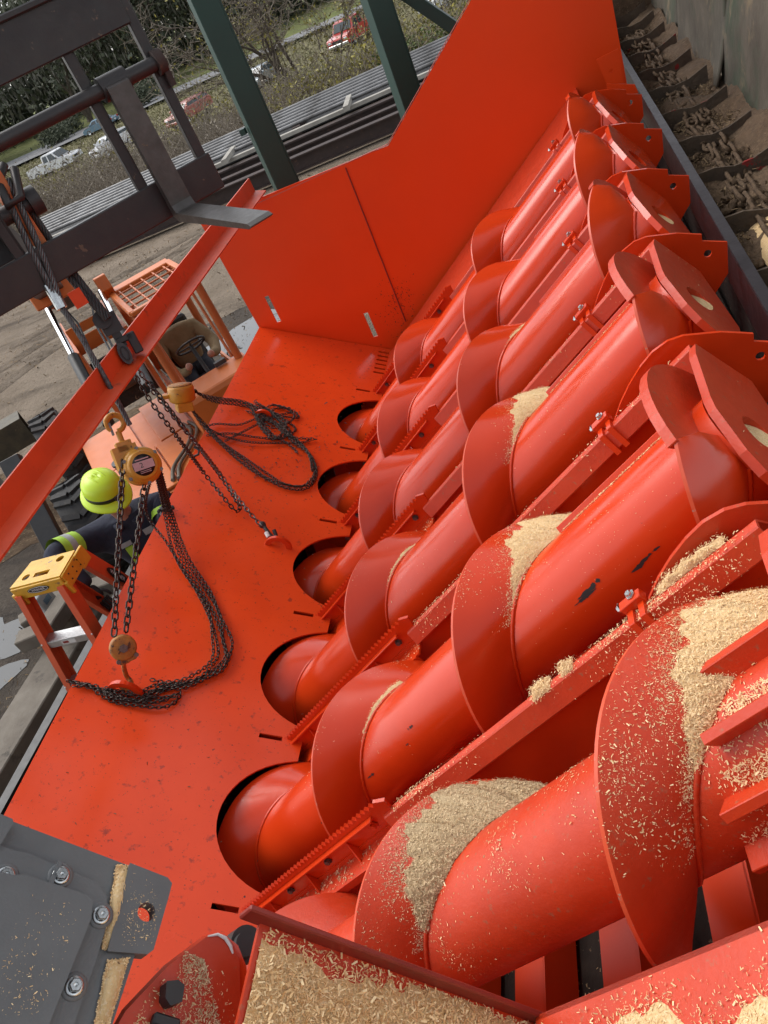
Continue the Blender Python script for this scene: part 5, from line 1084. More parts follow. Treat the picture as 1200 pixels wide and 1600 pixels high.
# ------------------------------------------------------------------ WORKER on the far side of the plate edge
hd = onX(168, 775, -3.42)                               # head centre
wk = thing('person', 'worker in lime helmet and navy jacket with lime reflective bands, beside the stepladder', 'person', (hd.x - .05, hd.y - .05, GZ))
fwd = Vector((.42, -.91, 0)).normalized(); rgt = Vector((fwd.y, -fwd.x, 0))   # rgt: his right hand side
def WP(f, r, z): return Vector((hd.x, hd.y, hd.z)) + fwd * f + rgt * r + ZV * z
shR, shL = WP(-.14, .27, -.31), WP(-.10, -.25, -.30)
elR = onX(80, 868, -3.80); wrR = onX(140, 918, -3.62)
glL = onX(262, 797, -3.06); glL.z += .02
elL = shL.lerp(glL, .52) + Vector((-.05, .0, -.12))
body_j = [(WP(-.16, 0, -1.02), .21, .16), (WP(-.17, 0, -.78), .215, .16), (WP(-.16, 0, -.55), .235, .165), (WP(-.13, 0, -.36), .215, .145), (WP(-.06, 0, -.20), .075, .075),
          (shR, .118, .118), (shR.lerp(elR, .5), .102, .102), (elR, .088, .088), (elR.lerp(wrR, .55), .074, .074), (wrR, .058, .058),
          (shL, .118, .118), (shL.lerp(elL, .5), .100, .100), (elL, .084, .084), (elL.lerp(glL, .5), .070, .070), (elL.lerp(glL, .86), .054, .054)]
obj('jacket', skin_mb(body_j, [(0, 1), (1, 2), (2, 3), (3, 4), (3, 5), (5, 6), (6, 7), (7, 8), (8, 9), (3, 10), (10, 11), (11, 12), (12, 13), (13, 14)]), M['navy'], wk)
leg_j = [(WP(-.16, 0, -.98), .15, .12), (WP(-.16, .12, -1.1), .10, .10), (WP(-.13, .13, -1.5), .075, .075), (WP(-.16, .14, -1.95), .06, .06), (WP(-.16, -.12, -1.1), .10, .10), (WP(-.12, -.13, -1.5), .075, .075), (WP(-.16, -.14, -1.95), .06, .06)]
obj('trousers', skin_mb(leg_j, [(0, 1), (1, 2), (2, 3), (0, 4), (4, 5), (5, 6)]), M['denim'], wk)
obj('boot', MB().sphere(WP(-.08, .14, -2.02), .09, 10, 6, (1, .5, .6), ax=(fwd, rgt, ZV)).sphere(WP(-.08, -.14, -2.02), .09, 10, 6, (1, .5, .6), ax=(fwd, rgt, ZV)), M['black'], wk)
# head: looks down and towards the plate
hf = (fwd * .72 + ZV * -.45 + rgt * -.50).normalized(); hr = hf.cross(ZV).normalized(); hu = hr.cross(hf)
HX = (hr, hf, hu)
hm = MB(); hm.sphere(hd - hu * .01, .098, 18, 14, (.80, .98, 1.18), ax=HX)
head = obj('head', hm, M['skin'], wk)
obj('neck', MB().tube([hd - hu * .06 - hf * .02, WP(-.07, 0, -.22)], [.06, .065], 12), M['skin'], wk)
nz = MB(); nz.prism([hd + hf * .094 + hu * .012, hd + hf * .086 - hu * .040 + hr * .018, hd + hf * .086 - hu * .040 - hr * .018], hf * .0 + (hf * .022 - hu * .018)); obj('nose', nz, M['skin'], head, bevel=.006, seg=2)
obj('mouth', MB().box(hd + hf * .083 - hu * .066, (.045, .012, .006), HX), M['pink_car'], head)
for s_ in (-1, 1):
    obj('eye', MB().sphere(hd + hf * .082 + hr * .032 * s_ + hu * .012, .013, 8, 6, (1.2, .6, .7), ax=HX), M['white'], head)
    obj('ear', MB().sphere(hd + hr * .080 * s_ - hf * .005 - hu * .005, .03, 8, 6, (.35, .7, 1), ax=HX), M['skin'], head)
# safety helmet with full brim and dark band
ht = thing('helmet', 'lime yellow full-brim safety helmet with a dark band on the worker', 'helmet', hd); ht_c = hd + hu * .045 - hf * .012
ax_ = (hu * .97 - hf * .12).normalized()
hmt = MB(); n_ = 40
prof_h = [(.172, -.030), (.168, -.020), (.150, -.004), (.136, .008), (.134, .020), (.136, .050), (.130, .085), (.112, .118), (.080, .140), (.040, .151), (.001, .153)]
a_h = (hf - ax_ * hf.dot(ax_)).normalized(); b_h = ax_.cross(a_h); vs = []
for r, h in prof_h:
    for k in range(n_):
        t = 2 * math.pi * k / n_; e = 1 + .10 * abs(math.cos(t)); br = 1 + (.10 * max(0, math.cos(t)) ** 2 if h < 0 else 0)
        vs.append(ht_c + ax_ * (h - (.012 * math.cos(t) if h < 0 else 0)) + (a_h * math.cos(t) * e * br + b_h * math.sin(t) * .96) * r)
hmt.add(vs, [(i * n_ + k, i * n_ + (k + 1) % n_, (i + 1) * n_ + (k + 1) % n_, (i + 1) * n_ + k) for i in range(len(prof_h) - 1) for k in range(n_)], True)
o = obj('shell', hmt, M['hiviz'], ht); md = o.modifiers.new('s', 'SOLIDIFY'); md.thickness = .005
rdg = MB()
for s_ in (-.035, 0, .035): rdg.tube([ht_c + ax_ * (.155 * math.cos(t) - .004) + a_h * .150 * math.sin(t) + b_h * s_ * math.cos(t) ** .5 for t in np.linspace(-1.2, 1.2, 16)], .006, 6)
obj('crown_ridge', rdg, M['hiviz'], ht)
bd_ = []
for k in range(n_):
    t = 2 * math.pi * k / n_; e = 1 + .10 * abs(math.cos(t)); bd_.append(ht_c + ax_ * .026 + (a_h * math.cos(t) * e + b_h * math.sin(t) * .96) * .137)
bnd = MB(); bnd.add([p + ax_ * d for d in (-.014, .016) for p in bd_], [(k, (k + 1) % n_, n_ + (k + 1) % n_, n_ + k) for k in range(n_)], True)
o = obj('band', bnd, M['label_black'], ht); md = o.modifiers.new('s', 'SOLIDIFY'); md.thickness = .006
obj('band_clip', MB().box(ht_c + ax_ * .03 + a_h * .152, (.05, .014, .03), (b_h, a_h, ax_)), M['rubber'], ht)
# gloves: palm and five bent fingers
def glove(c, ahead, palm_n, s, nm='glove'):
    ahead = ahead.normalized(); side = palm_n.cross(ahead).normalized() * s; pn = ahead.cross(side) * s
    mb = skin_mb([(c - ahead * .09, .036, .030), (c - ahead * .02, .042, .022), (c + ahead * .03, .042, .020)], [(0, 1), (1, 2)], 0, 1)
    for k, (l, off) in enumerate(((.075, -.033), (.085, -.011), (.080, .011), (.062, .032))):
        b = c + ahead * .035 + side * off; j = [(b, .0115, .0115), (b + ahead * l * .5 - palm_n * .012, .0105, .0105), (b + ahead * l * .85 - palm_n * .038, .0095, .0095)]
        f = skin_mb(j, [(0, 1), (1, 2)], 0, 1); mb.add(f.v, f.f, True)
    b = c - side * .038 - ahead * .02; f = skin_mb([(b, .013, .013), (b - side * .022 + ahead * .03 - palm_n * .01, .012, .012), (b - side * .022 + ahead * .058 - palm_n * .025, .010, .010)], [(0, 1), (1, 2)], 0, 1); mb.add(f.v, f.f, True)
    return obj(nm, mb, M['glove'], wk)
glove(glL, (glL - elL) * Vector((1, 1, .5)) if False else Vector(((glL - elL).x, (glL - elL).y, (glL - elL).z * .4)), PN, 1)
glove(wrR + (wrR - elR).normalized() * .08, wrR - elR, (ZV + rgt * .4).normalized(), -1)
obj('cuff', MB().tube([elL.lerp(glL, .72), elL.lerp(glL, .80)], [.05, .052], 12), M['silver_tape'], wk)
# reflective tape: sleeve band, chest patches, waist band
def band(a, b, q0, q1, r, m): return obj('reflective_band', MB().tube([a.lerp(b, q0), a.lerp(b, (q0 + q1) / 2), a.lerp(b, q1)], r, 18, caps=False), m, wk)
band(shR, elR, .50, .90, .104, M['hiviz_tape']); band(shR, elR, .64, .76, .1055, M['silver_tape'])
band(shL, elL, .45, .8, .103, M['hiviz_tape'])
def hoop(z0, z1, rx, ry, m, f0=-.165):
    n = 36; mb = MB(); mb.add([WP(f0 + ry * math.cos(2 * math.pi * k / n), rx * math.sin(2 * math.pi * k / n), z) for z in (z0, z1) for k in range(n)], [(k, (k + 1) % n, n + (k + 1) % n, n + k) for k in range(n)], True); return obj('reflective_band', mb, m, wk)
hoop(-.74, -.66, .236, .178, M['hiviz_tape']); hoop(-.715, -.685, .238, .180, M['silver_tape'])
for r in (.10, -.13):
    obj('reflective_band', MB().box(WP(.012, r, -.52), (.055, .012, .20), (rgt, fwd, (ZV * .98 - fwd * .1).normalized())), M['hiviz_tape'], wk)
obj('name_patch', MB().box(WP(.015, .10, -.39), (.085, .012, .036), (rgt, (fwd + ZV * .25).normalized(), ZV)), M['silver_tape'], wk)
obj('name_patch', MB().box(WP(.015, -.09, -.37), (.07, .012, .05), (rgt, (fwd + ZV * .25).normalized(), ZV)), M['silver_tape'], wk)
obj('collar', MB().tube([WP(-.06 + .095 * math.cos(a), .095 * math.sin(a), -.235 + .03 * math.cos(a) * -1) for a in np.linspace(.5, 5.8, 16)], .022, 8), M['navy'], wk)

# ------------------------------------------------------------------ DRIVER in the cab
dr = thing('person', 'driver in tan padded jacket seated behind the steering wheel of the telehandler', 'person', TH(-.95, 0, .98))
def DP(f, l, z): return TH(-1.0 + f, l, z)
dj = [(DP(0, 0, 1.02), .19, .15), (DP(-.03, 0, 1.25), .20, .15), (DP(-.04, 0, 1.48), .21, .14), (DP(.0, 0, 1.62), .08, .08), (DP(0, .23, 1.50), .095, .095), (DP(.17, .33, 1.27), .08, .08), (DP(.45, .26, 1.22), .062, .062), (DP(.62, .16, 1.29), .048, .048), (DP(0, -.23, 1.50), .095, .095), (DP(.17, -.33, 1.27), .08, .08), (DP(.45, -.25, 1.20), .062, .062), (DP(.60, -.14, 1.24), .048, .048)]
obj('jacket', skin_mb(dj, [(0, 1), (1, 2), (2, 3), (2, 4), (4, 5), (5, 6), (6, 7), (2, 8), (8, 9), (9, 10), (10, 11)]), M['tan'], dr)
tj = [(DP(0, 0, 1.02), .15, .12), (DP(.12, .12, 1.02), .10, .10), (DP(.46, .15, 1.0), .08, .08), (DP(.55, .15, .66), .06, .06), (DP(.12, -.12, 1.02), .10, .10), (DP(.46, -.15, 1.0), .08, .08), (DP(.55, -.15, .66), .06, .06)]
obj('trousers', skin_mb(tj, [(0, 1), (1, 2), (2, 3), (0, 4), (4, 5), (5, 6)]), M['denim'], dr)
for l in (.15, -.15): obj('boot', MB().sphere(DP(.62, l, .63), .085, 10, 6, (1.2, .55, .5), ax=VX), M['black'], dr)
dh = DP(.04, 0, 1.78); obj('head', MB().sphere(dh, .10, 16, 12, (.98, .80, 1.15), ax=VX), M['skin'], dr)
obj('cap', MB().sphere(dh + ZV * .035, .107, 16, 8, (1.0, .86, .95), ax=VX).box(dh + HD * .13 + ZV * .055, (.12, .15, .012), VX), M['black'], dr)
for l in (.16, -.14): obj('hand', MB().sphere(DP(.66, l, 1.30), .045, 8, 6), M['skin'], dr)

# ------------------------------------------------------------------ STEEL AND TIMBER ROUND THE HOPPER'S FOOT
bA = onZ(42, 665, -3.35); bdir = Vector((-.80, -.60, 0))
tb_ = MB(); tb_.box(bA + bdir * 1.2, (2.4, .30, .30), (bdir, Vector((.6, -.8, 0)), ZV)); 
so = thing('steel_beam', 'olive brown square steel tube lying beyond the red rim angle', 'beam', bA + bdir * 1.2 - ZV * .15)
sX, sY = Vector((.6, -.8, 0)), ZV
ring = lambda q, h: [bA + bdir * q + sX * x + sY * z for x, z in ((-h, -h), (h, -h), (h, h), (-h, h))]
obj('tube', MB().prism(ring(0, .19), bdir * 2.4, holes=[ring(0, .172)]), M['olive'], so)
obj('support_block', MB().box(bA + bdir * .9 + ZV * ((GZ - bA.z - .19) / 2 - .095), (.3, .4, bA.z - .19 - GZ), (bdir, sX, ZV)), M['timber'], so)
kA, kB = onZ(28, 745, -3.2), onZ(92, 868, -4.0)
kd = (kB - kA).normalized(); kx = kd.cross(ZV).normalized(); ky = kx.cross(kd)
obj('steel_channel', MB().box((kA + kB) / 2, ((kB - kA).length + .5, .22, .03), (kd, kx, ky)).box((kA + kB) / 2 + kx * .11 - ky * .05, ((kB - kA).length + .5, .02, .13), (kd, kx, ky)).box((kA + kB) / 2 - kx * .11 - ky * .05, ((kB - kA).length + .5, .02, .13), (kd, kx, ky)), M['black'], label='black steel channel leaning at the left below the red rim angle', cat='channel', bevel=.006)
tm = MB(); tA_, tB_ = onZ(-20, 1230, -4.15), onZ(120, 1000, -4.15); td = (tB_ - tA_).normalized(); tx = td.cross(ZV)
obj('timber_plank', tm.box((tA_ + tB_) / 2 - tx * .05, ((tB_ - tA_).length + 1.0, .42, .16), (td, tx, ZV)), M['timber'], label='wide grey weathered timber lying on the ground under the stepladder', cat='timber', bevel=.01)
tA_, tB_ = onZ(20, 1250, -3.9), onZ(150, 1010, -3.9); td = (tB_ - tA_).normalized(); tx = td.cross(ZV)
for k, off in enumerate((0, .26)):
    cm = (tA_ + tB_) / 2 + tx * off
    obj('steel_channel', MB().box(cm, ((tB_ - tA_).length + 3, .012, .20), (td, tx, ZV)).box(cm + ZV * .10 + tx * .04, ((tB_ - tA_).length + 3, .09, .012), (td, tx, ZV)).box(cm - ZV * .10 + tx * .04, ((tB_ - tA_).length + 3, .09, .012), (td, tx, ZV)), M['black'], label=('outer', 'inner')[k] + ' black steel channel lying alongside the sloping plate', cat='channel')
cb = onZ(75, 985, -3.95)
for k, (dx, dy, dz, a) in enumerate(((0, 0, 0, .3), (.25, .1, .16, 1.5), (-.1, .3, .05, .7), (.3, .45, .02, .2))):
    obj('timber_block', MB().box(cb + Vector((dx, dy, dz)), (.62, .20, .15), (Vector((math.cos(a), math.sin(a), 0)), Vector((-math.sin(a), math.cos(a), 0)), ZV)), M['timber'], label=('lowest timber block of the cribbing behind the stepladder', 'topmost timber block of the cribbing behind the stepladder', 'left timber block of the cribbing behind the stepladder', 'timber block under the boots of the worker')[k], cat='timber block', group='timber blocks of the cribbing', bevel=.01)
bc = onZ(64, 938, -3.7)
bx = thing('container', 'grey plastic jug with a blue label standing behind the stepladder', 'container', bc - ZV * .1)
obj('jug', MB().box(bc, (.22, .16, .20), (td, tx, ZV)).cyl(bc + ZV * .10, bc + ZV * .15, .03, n=10), M['rubber'] if False else M['silver_tape'], bx, bevel=.02, seg=2)
obj('jug_label', MB().box(bc - tx * .083 * -1, (.10, .006, .06), (td, tx, ZV)).box(bc - tx * .083, (.10, .006, .06), (td, tx, ZV)), M['blue_car'], bx)

# ------------------------------------------------------------------ STEEL STOCKPILE beyond the yard
def lay(px_a, px_b, z, ext=3.0):
    a, b = onZ(*px_a, z), onZ(*px_b, z); d = (b - a).normalized(); return a - d * ext, b + d * 1.5, d
def ibeam(a, b, h, w_, m, label):
    d = (b - a).normalized(); x = d.cross(ZV).normalized(); c = (a + b) / 2; L = (b - a).length; X3 = (d, x, ZV)
    return obj('steel_beam', MB().box(c + ZV * h / 2, (L, w_, h * .10), X3).box(c - ZV * h / 2, (L, w_, h * .10), X3).box(c, (L, w_ * .12, h * .92), X3), m, label=label, cat='beam', group='long steel beams of the stockpile')
def clampx(p, lo, hi): return Vector((min(max(p.x, lo), hi), p.y, p.z))
D0 = onZ(150, 398, GZ + .15); D1 = onZ(470, 262, GZ + .15)
sdir = (D1 - D0).normalized(); sdir.z = 0; sdir.normalize(); snrm = Vector((-sdir.y, sdir.x, 0))
S0 = Vector((D0.x, D0.y, GZ))
def SP_(along, back, z): return S0 + sdir * along + snrm * back + ZV * z
ibeam(SP_(-3, .0, .28), SP_(15, .0, .28), .36, .30, M['rust'], 'dark rusty steel beam at the front of the stockpile')
ibeam(SP_(-3.5, .78, .30), SP_(15.5, .75, .30), .42, .30, M['rust'], 'brown steel beam second from the front of the stockpile')
ibeam(SP_(-3, 1.45, .36), SP_(16, 1.45, .36), .50, .32, M['rust'], 'tall brown steel beam in the middle of the stockpile')
for k, (al, bk_) in enumerate([(2.2, 2.0), (4.4, 2.0), (8.2, 2.0), (11.6, 2.0), (14.0, 2.0)]):
    obj('timber_bearer', MB().box(SP_(al, bk_, .86), (.16, 1.6, .12), (sdir, snrm, ZV)), M['pale_timber'], label=('leftmost', 'second', 'middle', 'fourth', 'rightmost')[k] + ' pale timber bearer across the steel stockpile', cat='timber', group='timber bearers across the stockpile')
obj('timber_plank', MB().box(SP_(5, 1.9, .74), (18, .22, .10), (sdir, snrm, ZV)), M['pale_timber'], label='long pale plank in front of the pipes on the stockpile', cat='timber')
for k in range(7):
    a, b = SP_(-4 + .2 * math.sin(k * 2.1), 2.5 + .42 * k, .84 + .02 * k), SP_(17, 2.5 + .42 * k, .84 + .02 * k)
    obj('pipe', MB().cyl(a, b, .055, n=8), M['pipe'], label=('front', 'second', 'third', 'fourth', 'fifth', 'sixth', 'rearmost')[k] + ' long grey pipe of the stockpile rack', cat='pipe', group='grey pipes of the stockpile')
for al in (.5, 6.5, 12.5): obj('rack_support', MB().box(SP_(al, 3.3, .40), (.25, 2.2, .78), (sdir, snrm, ZV)), M['rust'], label=('left', 'middle', 'right')[int(al // 6)] + ' rusty support block under the pipes of the stockpile', cat='support', group='supports under the pipes')
ibeam(SP_(-4, 4.9, .55), SP_(19, 4.9, .55), .70, .30, M['rust'], 'reddish brown steel beam at the back of the stockpile')
ibeam(SP_(-2, 5.7, .35), SP_(20, 5.7, .35), .5, .3, M['rust'], 'brown steel beam behind all others of the stockpile')
obj('pipe_gap_shade', MB().box(SP_(6.5, 3.6, .60), (21, 2.7, .04), (sdir, snrm, ZV)), M['black'], label='black sheet standing in for the shade between the stockpile pipes', cat='rack')  # dark sheet added so the gaps between the pipes look shaded
obj('steel_sheet', MB().box(SP_(13.6, 3.2, 1.02), (2.6, 1.0, .05), (sdir, (snrm * .9 + ZV * .25).normalized(), (ZV * .9 - snrm * .25).normalized())), M['rust'], label='rusty flat steel sheet lying on the pipes', cat='sheet')

# ------------------------------------------------------------------ VEHICLES parked beyond the brush
def wheelset(t, P, L, wd, r, xs, m_rim):
    for x in xs:
        for s_ in (-1, 1):
            c = P(x, s_ * (wd / 2 - .10), r); ax2 = (P(0, 1, 0) - P(0, 0, 0)).normalized()
            w_ = obj('wheel', MB().lathe(c, ax2, [(r * .55, -.11), (r * .92, -.11), (r, -.07), (r, .07), (r * .92, .11), (r * .55, .11)], 18), M['tyre'], t)
            obj('rim', MB().lathe(c, ax2, [(.01, .09), (r * .5, .10), (r * .58, .115), (r * .58, -.115), (.01, -.10)], 14), m_rim, w_)
def car(name, label, cat, pos, head, paint, L=4.6, wd=1.8, hgt=1.45, kind='sedan', group='vehicles parked by the road', grille=True):
    """pos: ground point under the middle; head: unit heading"""
    hd_ = Vector((head[0], head[1], 0)).normalized(); lf = Vector((-hd_.y, hd_.x, 0)); P = lambda x, y, z: Vector((pos.x, pos.y, GB)) + hd_ * x + lf * y + ZV * z
    t = thing(name, label, cat, (pos.x, pos.y, GB), group); h = L / 2; X3 = (hd_, lf, ZV)
    if kind == 'pickup':
        low = [(-h, .45), (-h, 1.05), (-h + .1, 1.12), (h - 1.25, 1.12), (h - .1, 1.0), (h, .85), (h, .42), (h - .5, .38), (-h + .5, .38)]
        cab = [(-.55, 1.1), (-.42, hgt - .05), (-.2, hgt), (.75, hgt), (.95, hgt - .06), (1.5, 1.1)]
    elif kind == 'suv':
        low = [(-h, .45), (-h, 1.0), (h - 1.3, 1.05), (h - .12, .98), (h, .82), (h, .40), (-h + .4, .38)]
        cab = [(-h + .05, 1.0), (-h + .25, hgt - .08), (-h + .5, hgt), (.35, hgt), (.6, hgt - .06), (1.25, 1.03)]
    else:
        low = [(-h, .42), (-h, .82), (-h + .15, .92), (h - 1.35, .95), (h - .2, .80), (h, .66), (h, .36), (h - .4, .30), (-h + .4, .30)]
        cab = [(-h + .55, .90), (-.95, hgt - .06), (-.6, hgt), (.25, hgt), (.5, hgt - .05), (1.15, .93)]
    bd2 = MB(); bd2.prism([P(x, -wd / 2, z) for x, z in low], lf * wd); obj('body', bd2, paint, t, bevel=.07, seg=3)
    ins = .12; cb2 = MB(); n = len(cab); A = [P(x, -wd / 2 + (ins if z > 1.15 or kind == 'sedan' and z > 1.0 else .02), z) for x, z in cab]; B = [P(x, wd / 2 - (ins if z > 1.15 or kind == 'sedan' and z > 1.0 else .02), z) for x, z in cab]
    cb2.add(A + B, [tuple(range(n)), tuple(reversed(range(n, 2 * n)))] + [(i, i + n, (i + 1) % n + n, (i + 1) % n) for i in range(n)]); obj('cabin', cb2, paint, t, bevel=.05, seg=2)
    zb, zt = (1.16 if kind != 'sedan' else .98), hgt - .12
    xf0, xf1 = cab[-1][0], cab[-2][0]; xr0, xr1 = cab[0][0], cab[1][0]
    def lerp(a, b, q): return a + (b - a) * q
    wf = MB(); wf.prism([P(lerp(xf0, xf1, .12) + .03, y, lerp(cab[-1][1], cab[-2][1], .12) + .01) for y in (-wd / 2 + .16, wd / 2 - .16)] + [P(lerp(xf0, xf1, .88) + .03, y, lerp(cab[-1][1], cab[-2][1], .88) + .01) for y in (wd / 2 - .22, -wd / 2 + .22)], hd_ * .02 + ZV * .015); obj('windshield', wf, M['glass'], t)
    wr = MB(); wr.prism([P(lerp(xr0, xr1, .15) - .03, y, lerp(cab[0][1], cab[1][1], .15)) for y in (-wd / 2 + .18, wd / 2 - .18)] + [P(lerp(xr0, xr1, .85) - .03, y, lerp(cab[0][1], cab[1][1], .85)) for y in (wd / 2 - .24, -wd / 2 + .24)], -hd_ * .02 + ZV * .01); obj('rear_window', wr, M['glass'], t)
    mid = (cab[2][0] + cab[-3][0]) / 2
    for s_ in (-1, 1):
        for a0, a1, b0, b1 in ((lerp(xr0, xr1, .35) + .12, mid - .06, xr1 + .14, mid - .06), (mid + .06, lerp(xf0, xf1, .30) - .08, mid + .06, xf1 - .06)):
            y0 = s_ * (wd / 2 - .035); y1 = s_ * (wd / 2 - ins + .012)
            obj('side_window', MB().prism([P(a0, y0, zb), P(a1, y0, zb), P(b1, y1, zt), P(b0, y1, zt)], lf * s_ * .012), M['glass'], t)
        obj('headlight', MB().box(P(h - .06, s_ * (wd / 2 - .25), low[-3][1] + .32 if kind == 'sedan' else .80), (.16, .36, .17), X3), M['lens'], t, bevel=.03)
        obj('tail_light', MB().box(P(-h + .02, s_ * (wd / 2 - .16), .82), (.10, .22, .20), X3), M['red_car'], t)
        obj('mirror', MB().box(P(lerp(xf0, xf1, .25) - .1, s_ * (wd / 2 + .08), zb + .06), (.10, .18, .13), X3), M['black'] if kind == 'pickup' else paint, t, bevel=.02)
    obj('bumper', MB().box(P(h, 0, .50), (.14, wd * .96, .22), X3), M['zinc'] if kind == 'pickup' else paint, t, bevel=.04)
    if grille: obj('grille', MB().box(P(h + .005, 0, .74), (.05, wd * .48, .20), X3), M['black'], t)
    obj('plate', MB().box(P(-h - .02, 0, .62), (.02, .32, .16), X3), M['white'], t)
    wheelset(t, P, L, wd, .36 if kind == 'pickup' else .33, (-h * .62, h * .64), M['zinc'])
    return t
car('pickup_truck', 'white extended cab pickup truck parked half hidden behind the brush', 'pickup', onZ(93, 268, GB), (.86, -.10), M['white_car'], 5.6, 1.95, 1.80, 'pickup')
car('sedan', 'light blue sedan on the grey road', 'car', onZ(162, 203, GB), (-.95, .14), M['blue_car'], 4.6, 1.8, 1.42)
car('hatchback', 'white compact car seen from its front beside the bushes', 'car', onZ(182, 238, GB), (-.55, -.85), M['white_car'], 4.0, 1.75, 1.48, 'suv')
car('hatchback', 'faded red car with pale front behind the fork tine upright', 'car', onZ(302, 188, GB), (-.35, -.93), M['pink_car'], 4.4, 1.8, 1.50, 'suv')
car('pickup_truck', 'bright red pickup truck facing the yard right of the thick green post', 'pickup', onZ(556, 66, GB), (-.30, -.95), M['red_car'], 5.4, 1.95, 1.85, 'pickup')
car('sedan', 'silver blue car half hidden behind the bare tree', 'car', onZ(412, 134, GB), (-.2, -.97), M['silver_car'], 4.5, 1.8, 1.45)
car('van', 'white van at the top edge between the posts', 'van', onZ(700, 8, GB), (-.5, -.86), M['white_car'], 4.8, 1.9, 1.9, 'suv')
hp_ = onZ(330, 70, GB); hs_ = thing('shed', 'pale house with a white sheet roof across the road', 'house', hp_)
hx, hy = Vector((.97, -.22, 0)), Vector((.22, .97, 0)); HXs = (hx, hy, ZV)
obj('wall', MB().box(hp_ + ZV * 1.5, (12, 7, 3.0), HXs), M['house_wall'], hs_)
obj('roof', MB().prism([hp_ + hx * -6.5 + hy * y + ZV * z for y, z in ((-4, 2.9), (0, 4.6), (4, 2.9), (4, 3.05), (0, 4.78), (-4, 3.05))], hx * 13), M['roof_white'], hs_)
for k in range(4): 
    wn_ = obj('window', MB().box(hp_ + hx * (-4.2 + 2.8 * k) - hy * 3.52 + ZV * 1.6, (1.1, .06, 1.2), HXs), M['white'], hs_)
    obj('pane', MB().box(hp_ + hx * (-4.2 + 2.8 * k) - hy * 3.56 + ZV * 1.6, (.95, .03, 1.05), HXs), M['glass'], wn_)
for k, p in enumerate([(75, 226), (246, 146)]):
    b = onZ(p[0], p[1] + 4, GB); obj('marker_post', MB().box(b + ZV * .55, (.16, .16, 1.1)).box(b + ZV * 1.12, (.18, .18, .05)), M['white'], label=('pale marker post on the far verge left of the blue sedan', 'pale marker post on the far verge right of the blue sedan')[k], cat='marker')
up = onZ(168, 150, GB); u_p = thing('utility_pole', 'thin utility pole with a lamp in front of the dark trees', 'pole', up)
obj('pole', MB().cyl(up, up + ZV * 8.5, .13, .09, n=8), M['bark'], u_p); obj('lamp_arm', MB().tube([up + ZV * 7.6, up + ZV * 7.9 + hx * 1.2], .04, 6).sphere(up + ZV * 7.85 + hx * 1.25, .22, 8, 6), M['lens'], u_p)
obj('cross_arm', MB().box(up + ZV * 8.1, (1.8, .1, .12), HXs), M['bark'], u_p)
for k in range(3):
    q0, q1 = up + hx * (-.8 + .8 * k) + ZV * 8.2, up + hx * (50) + hy * (-.8 + .8 * k) + ZV * 8.0; q2 = up - hx * 40 + hy * (-.8 + .8 * k) + ZV * 8
    obj('power_line', MB().tube([q2, (q2 + q0) / 2 - ZV * .7, q0, (q0 + q1) / 2 - ZV * .9, q1], .018, 4), M['black'], u_p)

# ------------------------------------------------------------------ TREES AND BRUSH
def leaf_cards(C, size, droop=0.0, aspect=.6):
    """(n,3) centres -> quads with random facing"""
    n = len(C); a = rng.normal(0, 1, (n, 3)); a /= np.linalg.norm(a, axis=1)[:, None]
    if droop: a = a * (1 - droop) + np.array([0, 0, -1.]) * droop * 1.2; a /= np.linalg.norm(a, axis=1)[:, None]
    b = np.cross(a, rng.normal(0, 1, (n, 3))); b /= np.linalg.norm(b, axis=1)[:, None]
    L = rng.uniform(size[0], size[1], n)[:, None]; Wd = L * aspect
    V = np.stack([C - a * L * .5, C + b * Wd * .5, C + a * L * .5, C - b * Wd * .5], 1); return V.reshape(-1, 3)
def quads(V): return (V, np.arange(len(V)).reshape(-1, 4))
def branchy(base, hgt, spread, n_main, depth, seed, r0, lean_=(0, 0)):
    """recursive limbs; returns MB and tip points"""
    r = random.Random(seed); mb = MB(); tips = []
    def grow(p, d, L, rad, lv):
        pts = [p]; q = Vector(p); dd = Vector(d)
        for k in range(4):
            dd = (dd + Vector((r.gauss(0, .16), r.gauss(0, .16), r.gauss(.03, .10)))).normalized(); q = q + dd * (L / 4); pts.append(Vector(q))
        mb.tube(pts, [rad * (1 - .14 * k) for k in range(5)], 5 if lv > 1 else 7, caps=False)
        tips.extend(pts[2:])
        if lv >= depth: return
        for k in range(r.choice((2, 3, 3))):
            s0 = pts[r.randint(2, 4)]; nd = (dd + Vector((r.gauss(0, spread), r.gauss(0, spread), r.gauss(.1, spread * .6)))).normalized(); grow(s0, nd, L * r.uniform(.55, .8), rad * .52, lv + 1)
    for k in range(n_main):
        grow(Vector(base) + Vector((r.gauss(0, .12), r.gauss(0, .12), 0)), Vector((lean_[0] + r.gauss(0, .25), lean_[1] + r.gauss(0, .25), 1)).normalized(), hgt * r.uniform(.38, .5), r0 * r.uniform(.7, 1), 0)
    return mb, np.array([tuple(t) for t in tips])
